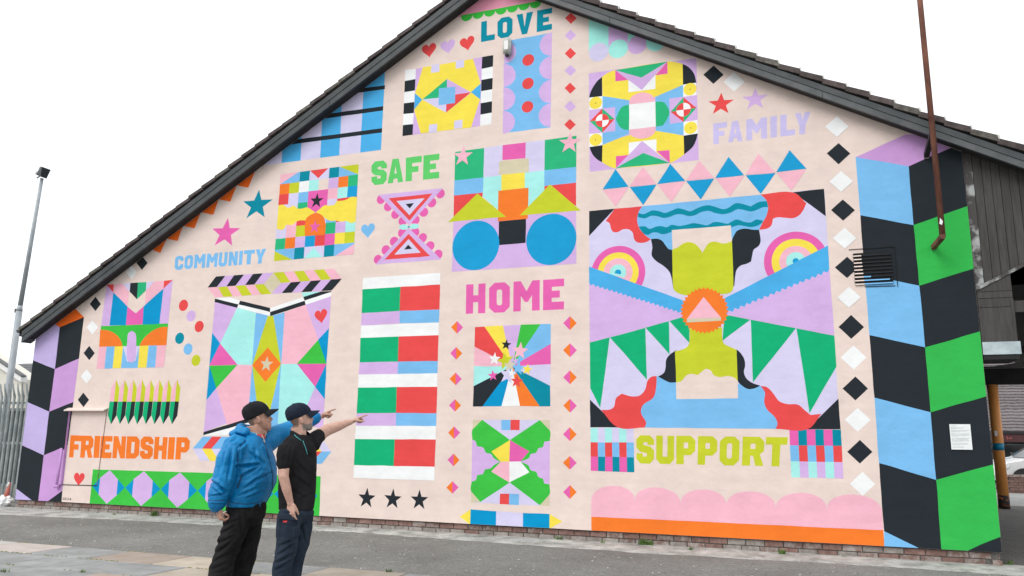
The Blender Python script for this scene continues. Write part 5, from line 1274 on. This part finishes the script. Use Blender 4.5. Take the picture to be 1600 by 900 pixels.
LOOSE_FIST = ((38,52,30),(45,58,35),(50,60,38),(52,60,40),(.35,.6))

mottled('skin_ruddy', (0.40,0.215,0.155), (0.50,0.285,0.215), 26, 0.5, 0.25, 220, 0.0012)
mottled('skin_fair', (0.47,0.27,0.205), (0.58,0.36,0.29), 26, 0.5, 0.25, 220, 0.0012)
mottled('stubble_dark', (0.16,0.105,0.08), (0.25,0.165,0.13), 160, 0.8, 0.5, 400, 0.001)
mottled('beard_grey', (0.17,0.135,0.115), (0.33,0.29,0.26), 220, 0.85, 0.8, 350, 0.003)
mottled('jacket_blue', (0.0,0.150,0.38), (0.0,0.205,0.48), 5, 0.5, 0.55, 22, 0.012, spec=0.3)
mottled('jacket_lining', (0.34,0.32,0.29), (0.46,0.44,0.40), 12, 0.8, 0.2)
mottled('zip_dark', (0.012,0.05,0.12), (0.02,0.07,0.16), 12, 0.6, 0.0)
mottled('trousers_black', (0.010,0.010,0.011), (0.020,0.020,0.021), 6, 0.85, 0.4, 220, 0.002, spec=0.12)
mottled('trousers_navy', (0.014,0.022,0.036), (0.026,0.038,0.056), 6, 0.85, 0.4, 220, 0.002, spec=0.12)
mottled('polo_black', (0.009,0.009,0.010), (0.019,0.019,0.021), 6, 0.9, 0.4, 260, 0.002, spec=0.12)
mottled('cap_black', (0.010,0.011,0.013), (0.020,0.021,0.024), 8, 0.85, 0.3, 260, 0.002, spec=0.12)
mottled('cap_navy', (0.010,0.014,0.026), (0.018,0.025,0.042), 8, 0.85, 0.3, 260, 0.002, spec=0.12)
mottled('shirt_red', (0.55,0.03,0.03), (0.65,0.05,0.045), 8, 0.8, 0.2)
mottled('piping_teal', (0.04,0.30,0.30), (0.07,0.38,0.38), 8, 0.7, 0.0)
mottled('eye_white', (0.6,0.58,0.55), (0.7,0.68,0.66), 8, 0.2, 0.0)
mottled('shoe_leather', (0.015,0.013,0.012), (0.03,0.026,0.024), 8, 0.5, 0.2)

def head_parts(mb, O, f, l, u, s, neck_r, fat=0.0):
    """head grown from the chin (origin O) along u; f = face direction, l = its left"""
    S_ = lambda z, cf, hf, hl: (O+(u*z+f*cf)*s, f*hf*s, l*hl*s)
    loft(mb, [S_(-.004,.070,.012,.014), S_(.004,.064,.030,.032+fat*.6), S_(.022,.046,.056,.049+fat), S_(.05,.026,.080,.062+fat), S_(.085,.012,.092,.070+fat*.7), S_(.118,.002,.097,.075), S_(.155,-.003,.101,.078), S_(.19,-.006,.090,.071), S_(.214,-.008,.064,.052), S_(.226,-.008,.03,.025)], 24)
    loft(mb, [(O+(u*-.10+f*-.050)*s, f*neck_r*1.15, l*neck_r*1.2), (O+(u*-.05+f*-.038)*s, f*neck_r*1.02, l*neck_r*1.02), (O+(u*.0+f*-.028)*s, f*neck_r, l*neck_r*.96), (O+(u*.06+f*-.028)*s, f*neck_r*.98, l*neck_r*.9)], 20)
    if fat: ball(mb, O+(u*-.008+f*.010)*s, (f*.058*s, l*.060*s, u*.034*s), 14)
    limb(mb, [O+(u*.132+f*.092)*s, O+(u*.112+f*.101)*s, O+(u*.094+f*.112)*s, O+(u*.083+f*.102)*s], [.009*s,.010*s,.0135*s,.010*s], 10)       # nose
    for k in (-1, 1):
        ball(mb, O+(u*.136+f*.086+l*.030*k)*s, (f*.014*s, l*.028*s, u*.010*s), 10)                # brow
        ball(mb, O+(u*.088+f*.066+l*.042*k)*s, (f*.028*s, l*.022*s, u*.026*s), 10)                # cheek
        ball(mb, O+(u*.083+f*.106+l*.012*k)*s, (f*.010*s, l*.008*s, u*.008*s), 8)                 # nostril wing
        ear = O+(u*.104+f*-.012+l*.076*k)*s; fe = (f*.95-l*.45*k*-1).normalized()
        ball(mb, ear+l*.009*k*s, (fe*-.021*s, l*.010*s, (u*.97-f*.16).normalized()*.036*s), 12)
        ball(mb, ear+(u*.014-f*.010+l*.010*k)*s, (fe*.010*s, l*.008*s, u*.016*s), 8)
    ball(mb, O+(u*.056+f*.099)*s, (f*.008*s, l*.024*s, u*.006*s), 10); ball(mb, O+(u*.045+f*.095)*s, (f*.009*s, l*.021*s, u*.006*s), 10)   # lips
    ball(mb, O+(u*.016+f*.080)*s, (f*.020*s, l*.024*s, u*.018*s), 10)                                                                     # chin
def cap(person, C, f, l, u, s, mat, tall=1.0):
    """baseball cap centred on C (middle of the hat band)"""
    mb = MB(); S_ = lambda z, cf, hf, hl: (C+(u*z+f*cf)*s, f*hf*s, l*hl*s)
    loft(mb, [S_(-.012,0,.100,.078), S_(-.010,0,.111,.090), S_(.022*tall,-.002,.113,.091), S_(.052*tall,-.006,.106,.086), S_(.076*tall,-.011,.090,.074), S_(.094*tall,-.014,.064,.053), S_(.103*tall,-.015,.034,.028), S_(.106*tall,-.015,.012,.010)], 28)
    def seam(p):
        q_ = p-C; a = math.atan2(q_.dot(l), q_.dot(f)); v = abs((a/(math.pi/3)) % 1-0.5)
        return (-0.0022 if v > 0.47 else 0)+0.003*mnoise.noise(p*14)
    crown = put('cap', fuse(mb, 0.006, 3, seam), mat, person)
    mb = MB(); n, m_ = 18, 5; top = []; 
    for lay in (0, 1):
        for j in range(m_+1):
            for i in range(n+1):
                a = math.radians(-62+124*i/n); r = j/m_
                ext = 0.078*math.cos(a*1.25)**0.6 if math.cos(a*1.25) > 0 else 0
                x_ = (.106+ext*r)*math.cos(a)*1.0; y_ = (.086+0.010*r)*math.sin(a)*1.0
                z_ = .002-0.034*(math.sin(a)**2)*(0.25+0.75*r)-0.030*r-lay*0.005
                mb.v.append(tuple(C+(f*x_+l*y_+u*z_)*s))
    W_ = n+1; N_ = W_*(m_+1)
    for j in range(m_):
        for i in range(n):
            a = j*W_+i; mb.f.append((a,a+1,a+W_+1,a+W_)); mb.f.append((N_+a,N_+a+W_,N_+a+W_+1,N_+a+1))
    for i in range(n): a = m_*W_+i; mb.f.append((a,a+1,N_+a+1,N_+a))
    for j in range(m_):
        a = j*W_; mb.f.append((a,a+W_,N_+a+W_,N_+a)); a += n; mb.f.append((a,N_+a,N_+a+W_,a+W_))
    mb.m = [0]*len(mb.f)
    mb.build('brim', mat, crown, True)
    mb = MB(); ball(mb, C+(u*.107*tall-f*.015)*s, (f*.008*s, l*.008*s, u*.005*s), 10); mb.build('button', mat, crown, True)
    return crown
def on_surface(me_objs, px_pts, lift=0.004):
    """drop survey bearings onto finished garments"""
    trees = []
    for o in me_objs:
        wp_ = world_pos(o); trees.append(BVHTree.FromPolygons([v.co+wp_ for v in o.data.vertices], [p.vertices[:] for p in o.data.polygons]))
    out_ = []
    for px, py in px_pts:
        d = (FWD*FPX + RIGHT*(px-800) - UP*(py-450)).normalized(); best = None
        for t in trees:
            h = t.ray_cast(CAM, d)
            if h[0] is not None and (best is None or h[3] < best[2]): best = (h[0], h[1], h[3])
        if best:
            n_ = best[1] if best[1].dot(d) < 0 else -best[1]; out_.append((best[0]+n_*lift, n_))
    return out_
def cord(name, hits, r, mat, parent, n=6):
    if len(hits) < 2: return None
    mb = MB(); pts = [h[0] for h in hits]; secs = []
    for i, p in enumerate(pts):
        d = (pts[min(i+1, len(pts)-1)]-pts[max(i-1, 0)]).normalized(); nn = hits[i][1]; a = d.cross(nn).normalized()
        secs.append((p, a*r, nn*r*0.45))
    loft(mb, secs, n); return mb.build(name, mat, parent, True)
def dense(pts, k=8):
    out_ = []
    for a, b_ in zip(pts, pts[1:]): out_ += [(a[0]+(b_[0]-a[0])*i/k, a[1]+(b_[1]-a[1])*i/k) for i in range(k)]
    return out_+[pts[-1]]
def patch(name, objs, px_quad, mat, parent, nx=6, ny=6, lift=0.006):
    """cloth patch (pocket, flap) following the garment surface"""
    g = []
    q_ = quad(*px_quad)
    for j in range(ny+1):
        hs_ = on_surface(objs, [q_(i/nx, j/ny) for i in range(nx+1)], lift)
        if len(hs_) < nx+1: return None
        g.append(hs_)
    mb = MB(); W_ = nx+1
    for row in g: mb.v += [tuple(h[0]) for h in row]
    for row in g: mb.v += [tuple(h[0]-h[1]*(lift+0.004)) for row_ in [row] for h in row_]
    N_ = W_*(ny+1)
    for j in range(ny):
        for i in range(nx): a = j*W_+i; mb.f.append((a,a+1,a+W_+1,a+W_))
    ring = [i for i in range(nx)]+[nx+W_*j for j in range(ny)]+[ny*W_+nx-i for i in range(nx)]+[W_*(ny-j) for j in range(ny)]
    for a, b_ in zip(ring, ring[1:]+ring[:1]): mb.f.append((a,b_,N_+b_,N_+a))
    mb.m = [0]*len(mb.f); return mb.build(name, mat, parent, True)
def shoe(person, ankle, f, l, name='shoe'):
    mb = MB(); z0 = 0.031
    g = lambda x_, h, w_, zc: (Vector((ankle.x, ankle.y, z0+zc))+f*x_, l*w_, UPZ*h)
    loft(mb, [g(-.085,.020,.022,.035), g(-.075,.038,.036,.042), g(-.03,.052,.042,.052), g(.03,.045,.044,.046), g(.09,.034,.050,.036), g(.15,.028,.046,.030), g(.185,.018,.026,.022)], 16, pw=0.8)
    sh = mb.build(name, M['shoe_leather'], person, True)
    mb = MB(); mb.prism([tuple((ankle+f*a+l*b_).xy) for a, b_ in ((-.09,-.035),(0,-.046),(.1,-.054),(.17,-.045),(.195,0),(.17,.045),(.1,.054),(0,.046),(-.09,.035))], 0.028, 0.045, 'z'); mb.build('sole', M['rubber'], sh)

def basis(turn, pitch=0.0, roll=0.0):
    """figure axes: turn = degrees away from image right (+ = away from the camera, - = towards it)"""
    t = math.radians(turn); f = RH*math.cos(t)+FH*math.sin(t); l = UPZ.cross(f); p_ = math.radians(pitch)
    f2 = f*math.cos(p_)+UPZ*math.sin(p_); u2 = UPZ*math.cos(p_)-f*math.sin(p_)
    return f2, l, u2

# ---------------- man in the blue jacket
D1 = 7.60
base1 = BP(368, 912, D1); base1.z = 0.03
m1 = empty('person', base1, 'heavyset man in a bright blue rain jacket and black cap, pointing at the mural', 'person')
f1, l1, u1 = basis(-14)
hf1, hl1, hu1 = basis(26, 9)
HS1 = 1.10
chin1 = BP(403.5, 656, D1-.08)-(hu1*.104-hf1*.012-hl1*.080)*HS1
sk = MB()
head_parts(sk, chin1, hf1, hl1, hu1, HS1, 0.086, 0.010)
T1 = lambda px, py, hf, hl, dd=0: (BP(px, py, D1+dd), f1*hf, l1*hl)
loft(sk, [T1(385,800,.11,.14), T1(392,750,.14,.17), T1(394,712,.14,.18), T1(395,690,.09,.15), T1(396,672,.06,.07)], 20)
limb(sk, [BP(372,696,D1-.18), BP(352,745,D1-.26), BP(340,788,D1-.24), BP(340,796,D1-.23)], [.06,.05,.036,.03])
limb(sk, [BP(414,690,D1+.16), BP(460,668,D1+.33), BP(497,652,D1+.42), BP(501,651.2,D1+.43)], [.06,.05,.034,.028])
limb(sk, [BP(380,800,D1-.1), BP(355,860,D1-.11), BP(341,900,D1-.12), BP(340,909,D1-.12)], [.09,.065,.045,.04])
limb(sk, [BP(391,800,D1+.1), BP(383,860,D1+.11), BP(374,900,D1+.12), BP(373,907,D1+.12)], [.09,.065,.045,.04])
hand(sk, BP(340,795,D1-.23), (UPZ*-1+RH*.42).normalized(), FH*.55+RH*.8, RH*.5-FH*.8, LOOSE_FIST, 1.02)
hd = (BP(521,642,D1+.52)-BP(501,651,D1+.43)).normalized()
hand(sk, BP(501,651.2,D1+.43), hd, UPZ*-.75-FH*.55, UPZ*.6-FH*.8, POINT, 1.0)
me = fuse(sk, 0.0045, 4)
def skin1(p):
    q_ = (p-chin1)/HS1; z_, a, b_ = q_.dot(hu1), q_.dot(hf1), abs(q_.dot(hl1))
    if z_ > -0.02 and q_.length < .3:
        if z_ > 0.03 and a < -0.045 and z_ > 0.055-(a+.045)*.3: return 1
        if z_ > 0.115 and a < -.02: return 1
    return 0
body1 = put('body', me, [M['skin_ruddy'], M['stubble_dark']], m1, skin1)
for k in (-1, 1):
    mb = MB(); ball(mb, chin1+(hu1*.118+hf1*.082+hl1*.031*k)*HS1, (hf1*.013, hl1*.013, hu1*.012), 12); mb.build('eye', M['eye_white'], m1, True)
# trousers
tr = MB()
loft(tr, [T1(386,770,.17,.20), T1(385,790,.172,.205), T1(384,806,.165,.20), T1(383,820,.12,.16)], 24)
limb(tr, [BP(374,800,D1-.10), BP(366,830,D1-.11), BP(354,862,D1-.11), BP(345,888,D1-.12), BP(341,903,D1-.12)], [.125,.118,.105,.100,.095], 20)
limb(tr, [BP(394,800,D1+.10), BP(389,832,D1+.10), BP(384,862,D1+.11), BP(377,888,D1+.12), BP(374,902,D1+.12)], [.118,.112,.100,.092,.088], 20)
fa = folds(RH*.75+UPZ*.65, 9, 3.0, 0.013, 3); fb = folds(RH*.5-UPZ*.8, 6, 2.2, 0.011, 8)
tc1 = creases([(345,822,372,812,.010,2),(342,836,366,822,.012,2),(338,850,364,838,.012,2),(336,864,358,850,.012,2),(333,878,354,866,.012,2),(330,890,352,880,.010,2),(376,800,380,850,.008,2.5),(370,860,386,845,.008,2)], D1+.3)
trou1 = put('trousers', fuse(tr, 0.009, 5, lambda p: fa(p)+fb(p)+tc1(p)), M['trousers_black'], m1)
shoe(m1, BP(340,909,D1-.12), f1, l1); shoe(m1, BP(373,907,D1+.12), f1, l1)
# jacket
jk = MB()
loft(jk, [T1(384,790.5,.168,.212), T1(384.5,784,.174,.217), T1(388,772,.190,.228), T1(394,752,.212,.238), T1(395.5,732,.208,.240), T1(394,712,.192,.238), T1(393,698,.170,.225), T1(394,689,.140,.195), T1(396,683,.112,.150), T1(397,680,.095,.12)], 32)
limb(jk, [BP(370,696,D1-.17), BP(357,720,D1-.24), BP(350,747,D1-.27), BP(342,772,D1-.26), BP(338.5,786,D1-.25), BP(338,792,D1-.245)], [.116,.112,.104,.092,.082,.070], 22)
limb(jk, [BP(412,692,D1+.14), BP(434,679,D1+.24), BP(460,669,D1+.33), BP(484,657,D1+.39), BP(496,652.5,D1+.42)], [.125,.100,.086,.068,.056], 22)
# hood bunched behind the neck, stand-up collar
for a0 in range(0, 9):
    t0, t1 = math.radians(95+21*a0), math.radians(95+21*(a0+1))
    C0 = BP(393,674,D1); rr = lambda t: C0+f1*(.100*math.cos(t))+l1*(.120*math.sin(t))+UPZ*(0.0+0.026*max(0,-math.cos(t)))
    k = math.sin(math.radians(20*(a0+.5)))
    limb(jk, [rr(t0), rr((t0+t1)/2), rr(t1)], [.034+.016*k]*3, 12)
ball(jk, BP(376,678,D1), (f1*.085, l1*.15, UPZ*.050), 16)
ga = folds(UPZ*.9+RH*.45, 5.5, 1.3, 0.007, 2); gb = folds(UPZ*.35+RH*.95, 9, 2.2, 0.007, 6)
gc = creases([(371,729,404,726,.016,2.2),(376,745,402,731,.012,2.0),(383,762,412,742,.010,2.0),(372,775,398,764,.009,1.8),(386,778,410,768,.009,1.8),(329,752,341,757,.014,1.8),(340,757,353,768,.016,1.8),(333,764,350,776,.009,1.6),
              (331,775,352,771,.010,1.5),(352,700,345,735,.012,2.2),(362,705,356,748,.014,2.0),(372,702,373,735,.014,1.8),(385,690,372,700,.010,1.8),(398,700,402,720,.007,2.0),(388,705,410,722,.009,2.2),(366,676,384,682,.012,1.8),(344,712,340,745,.008,2.0),
              (330,787,350,788,.008,1.3),(405,750,425,738,.008,1.8),(412,700,420,716,.008,1.8),(360,690,370,684,.008,1.8)], D1+.05)
def jd(p):
    k = 1.0
    z_ = p.z
    hem = 1.5 if z_ < 0.86 else 1.0
    k = min(1.0, max(0.15, (z_-0.80)/0.10)) if (p-BP(384,790,D1)).dot(f1) > -0.2 and (p-BP(384,790,D1)).dot(l1) > -.2 else 1.0
    return (ga(p)+gb(p))*k+gc(p)*1.55
jack1 = put('jacket', fuse(jk, 0.0070, 5, jd), M['jacket_blue'], m1)
# collar flaps with pale lining, red shirt, zip, pocket, seams
def collar(name, px, py, D_, fdir, ldir, r_f, r_l, h, a0, a1, flare, mat, person, tilt=0.0, drop=0.0, n=24, th=.006):
    mb = MB(); C0 = BP(px, py, D_); rows = []
    for lay, rr in ((0, 0), (1, -th)):
        for k in range(3):
            t_ = k/2
            for i in range(n+1):
                a = math.radians(a0+(a1-a0)*i/n); fl = flare*t_+rr
                front = max(0, math.cos(a))
                mb.v.append(tuple(C0+fdir*((r_f+fl)*math.cos(a))+ldir*((r_l+fl)*math.sin(a))+UPZ*(h*t_-drop*front+tilt*math.cos(a)*t_)))
    W_ = n+1; N_ = 3*W_
    for lay in (0, 1):
        for k in range(2):
            for i in range(n): a = lay*N_+k*W_+i; mb.f.append((a,a+1,a+W_+1,a+W_))
    for i in range(n): a = 2*W_+i; mb.f.append((a,a+1,N_+a+1,N_+a))
    for a in (0, n):
        for k in range(2): b_ = k*W_+a; mb.f.append((b_,b_+W_,N_+b_+W_,N_+b_))
    mb.m = [0]*len(mb.f); return mb.build(name, mat, person, True)
cof, col_, _cu = basis(-34)
collar('collar', 398,681,D1,cof,col_,.104,.116,.066,30,330,.014,M['jacket_blue'],m1,drop=.050)
collar('collar_lining', 398,680.6,D1,cof,col_,.095,.107,.068,24,336,.010,M['jacket_lining'],m1,drop=.050)
collar('shirt', 399,684,D1,cof,col_,.100,.104,.060,0,360,-.012,M['shirt_red'],m1,drop=.030,th=.01)
h_ = on_surface([jack1], dense([(411,684),(413,692),(417,705),(422,722),(426,742),(426,760),(422,775),(416,785)]), 0.002)
cord('zip', h_, 0.006, M['zip_dark'], jack1)
h_ = on_surface([jack1], dense([(409,681),(411.5,687),(413,692)]), 0.006); cord('zip_facing', h_, 0.009, M['jacket_lining'], jack1)
h_ = on_surface([jack1], dense([(379,741),(375,752),(371,763)],5), 0.002); cord('pocket_zip', h_, 0.008, M['zip_dark'], jack1)
h_ = on_surface([jack1], dense([(357,783),(370,786.5),(385,787.5),(400,786),(411,782)],5), 0.002); cord('hem_seam', h_, 0.0035, M['zip_dark'], jack1)
h_ = on_surface([jack1], dense([(324,781),(332,782.5),(341,782.5),(351,780.5)],5), 0.002); cord('cuff_seam', h_, 0.0035, M['zip_dark'], jack1)
h_ = on_surface([jack1], dense([(382,689),(376,697),(372,710),(371,724)],5), 0.002); cord('sleeve_seam', h_, 0.0028, M['zip_dark'], jack1)
cap1c = chin1+(hu1*.150-hf1*.006)*HS1
cf, cl, cu = basis(24, 26)
c1 = cap(m1, cap1c, cf, cl, cu, HS1, M['cap_black'], 1.12)
mb = MB(); ball(mb, cap1c+(cf*.100-cl*.036+cu*.048)*HS1, (cf*.006, cl*.012, cu*.008), 10); mb.build('badge', M['litter_pale'], c1, True)

# ---------------- man in the black polo
D2 = 7.22
base2 = BP(450, 912, D2); base2.z = 0.03
m2 = empty('person', base2, 'grey-bearded man in a black polo shirt and navy cap, pointing with a bare arm', 'person')
f2, l2, u2 = basis(-26)
hf2, hl2, hu2 = basis(30, 12)
HS2 = 0.98
chin2 = BP(471, 657, D2-.07)-(hu2*.104-hf2*.012-hl2*.080)*HS2
sk = MB()
head_parts(sk, chin2, hf2, hl2, hu2, HS2, 0.066)
T2 = lambda px, py, hf, hl, dd=0: (BP(px, py, D2+dd), f2*hf, l2*hl)
loft(sk, [T2(464,800,.09,.13), T2(464,760,.10,.15), T2(466,720,.10,.16), T2(467,695,.08,.15), T2(468,680,.055,.06)], 20)
limb(sk, [BP(448,703,D2-.16), BP(444,722,D2-.20), BP(443,745,D2-.22), BP(448,765,D2-.20), BP(453,783,D2-.17), BP(454,788,D2-.165)], [.052,.050,.044,.040,.029,.027], 18)
limb(sk, [BP(488,692,D2+.14), BP(500,679,D2+.24), BP(511,672,D2+.31), BP(528,666,D2+.39), BP(545,660,D2+.47), BP(549,659,D2+.485)], [.066,.060,.055,.046,.030,.027], 18)
limb(sk, [BP(454,800,D2-.09), BP(448,850,D2-.10), BP(440,900,D2-.11), BP(439,909,D2-.11)], [.08,.06,.042,.038])
limb(sk, [BP(474,800,D2+.09), BP(468,850,D2+.10), BP(458,900,D2+.11), BP(457,907,D2+.11)], [.08,.06,.042,.038])
hand(sk, BP(454,786,D2-.165), (UPZ*-1+RH*.12).normalized(), FH*.75+RH*.3, RH*.9-FH*.3, RELAX, 1.0)
hd = (BP(573,649,D2+.58)-BP(549,659,D2+.485)).normalized()
hand(sk, BP(549,659,D2+.485), hd, UPZ*-.8-FH*.35, UPZ*.45-FH*.85, POINT, 1.0)
me = fuse(sk, 0.0045, 4)
def skin2(p):
    q_ = (p-chin2)/HS2; z_, a, b_ = q_.dot(hu2), q_.dot(hf2), abs(q_.dot(hl2))
    if q_.length < .24 and z_ > -0.03 and b_ < .1 and a < .14:
        jaw = 0.062+0.55*(0.03-a) if a < 0.03 else 0.062
        if a > (0.03 if z_ < 0.012 else -0.004) and z_ < min(jaw, 0.10) and z_ > -0.02: return 1
        if z_ > 0.05 and a < -0.035: return 2
    return 0
body2 = put('body', me, [M['skin_fair'], M['beard_grey'], M['stubble_dark']], m2, skin2)
for k in (-1, 1):
    mb = MB(); ball(mb, chin2+(hu2*.118+hf2*.082+hl2*.031*k)*HS2, (hf2*.012, hl2*.012, hu2*.011), 12); mb.build('eye', M['eye_white'], m2, True)
tr = MB()
loft(tr, [T2(464,776,.120,.150), T2(464,788,.126,.156), T2(463,802,.134,.166), T2(462,816,.10,.13)], 24)
limb(tr, [BP(453,800,D2-.085), BP(451,826,D2-.095), BP(448,852,D2-.10), BP(442,882,D2-.11), BP(439.5,904,D2-.11)], [.104,.102,.094,.084,.082], 20)
limb(tr, [BP(474,798,D2+.085), BP(471,826,D2+.095), BP(467,852,D2+.10), BP(460,882,D2+.11), BP(457,903,D2+.11)], [.100,.094,.084,.074,.072], 20)
fa = folds(RH*.85+UPZ*.5, 10, 3.0, 0.012, 5); fb = folds(RH*.6-UPZ*.75, 8, 2.5, 0.010, 11)
tc2 = creases([(438,852,462,842,.012,1.8),(436,866,460,850,.012,1.8),(434,878,458,866,.013,1.8),(432,890,456,876,.012,1.8),(440,800,470,806,.008,1.8),(470,820,478,850,.008,2),(462,880,470,868,.008,1.5)], D2+.3)
def td2(p): return (fa(p)+fb(p))*.8+tc2(p)
trou2 = put('trousers', fuse(tr, 0.009, 5, td2), M['trousers_navy'], m2)
patch('cargo_pocket', [trou2], ((437.5,815),(462,817),(459,846),(435.5,843)), M['trousers_navy'], trou2, lift=.004)
patch('pocket_flap', [trou2], ((438,811),(464,813),(463.5,820),(437.5,818)), M['cap_navy'], trou2, 6, 3, lift=.008)
patch('red_tab', [trou2], ((443,813),(449,813.3),(449,816),(443,815.6)), M['shirt_red'], trou2, 2, 2, lift=.011)
0 and patch('knee_pad', [trou2], ((463,852),(474,855),(470,869),(462,866)), M['polo_black'], trou2, 4, 4, lift=.008)
shoe(m2, BP(439,909,D2-.11), f2, l2); shoe(m2, BP(457,907,D2+.11), f2, l2)
pj = MB()
loft(pj, [T2(463,796,.142,.172), T2(463.5,788,.144,.175), T2(464,770,.148,.178), T2(464.5,745,.150,.182), T2(465,722,.148,.190), T2(465.5,706,.138,.192), T2(466,695,.120,.182), T2(467,686,.098,.150), T2(468,679,.078,.095)], 32)
limb(pj, [BP(449,702,D2-.155), BP(445,714,D2-.195), BP(443,727,D2-.215)], [.084,.076,.066], 20)
limb(pj, [BP(486,694,D2+.13), BP(495,684,D2+.20), BP(501,679,D2+.245)], [.086,.072,.062], 20)
ga = folds(UPZ*1.0+RH*.45, 6, 1.5, 0.008, 4); gb = folds(RH*.8+UPZ*.5, 7, 2.0, 0.006, 9)
gc2 = creases([(455,700,452,725,.008,1.8),(462,720,480,740,.008,2),(458,742,482,760,.008,2),(455,765,478,778,.008,2),(470,700,488,715,.007,2),(488,690,496,684,.008,1.5),(446,690,440,702,.006,1.5),(470,780,488,770,.007,1.6)], D2+.05)
polo2 = put('polo_shirt', fuse(pj, 0.0085, 5, lambda p: (ga(p)+gb(p))*min(1.0, max(0.1, (p.z-0.70)/0.08))+gc2(p)), M['polo_black'], m2)
collar('collar', 469,681,D2,f2,l2,.086,.092,.044,20,340,.004,M['polo_black'],m2,drop=.052)
collar('collar_piping', 469,685.6,D2,f2,l2,.100,.110,.006,22,180,.006,M['piping_teal'],m2,drop=.058) if False else None
h_ = on_surface([polo2], dense([(455,674),(459,679),(464,684),(470,688.5)],6), 0.006); cord('collar_piping', h_, 0.0035, M['piping_teal'], polo2)
h_ = on_surface([polo2], dense([(473,689),(476,697),(478.5,704),(480,710)],6), 0.004); cord('placket_piping', h_, 0.0035, M['piping_teal'], polo2)
h_ = on_surface([polo2], dense([(434,726),(442,728.5),(451,727.5)],5), 0.002); cord('sleeve_hem', h_, 0.003, M['cap_navy'], polo2)
cap2c = chin2+(hu2*.152-hf2*.004)*HS2
cf, cl, cu = basis(27, 24)
cg = MB().tube(BP(349,801,D1-.30), BP(353,799,D1-.33), 0.004, n=8)
cg = cg.build('cigarette', M['paper']); tag(cg, 'tiny white cigarette in the jacketed man\'s lowered hand', 'cigarette')
c2 = cap(m2, cap2c, cf, cl, cu, HS2*1.03, M['cap_navy'], 1.08)
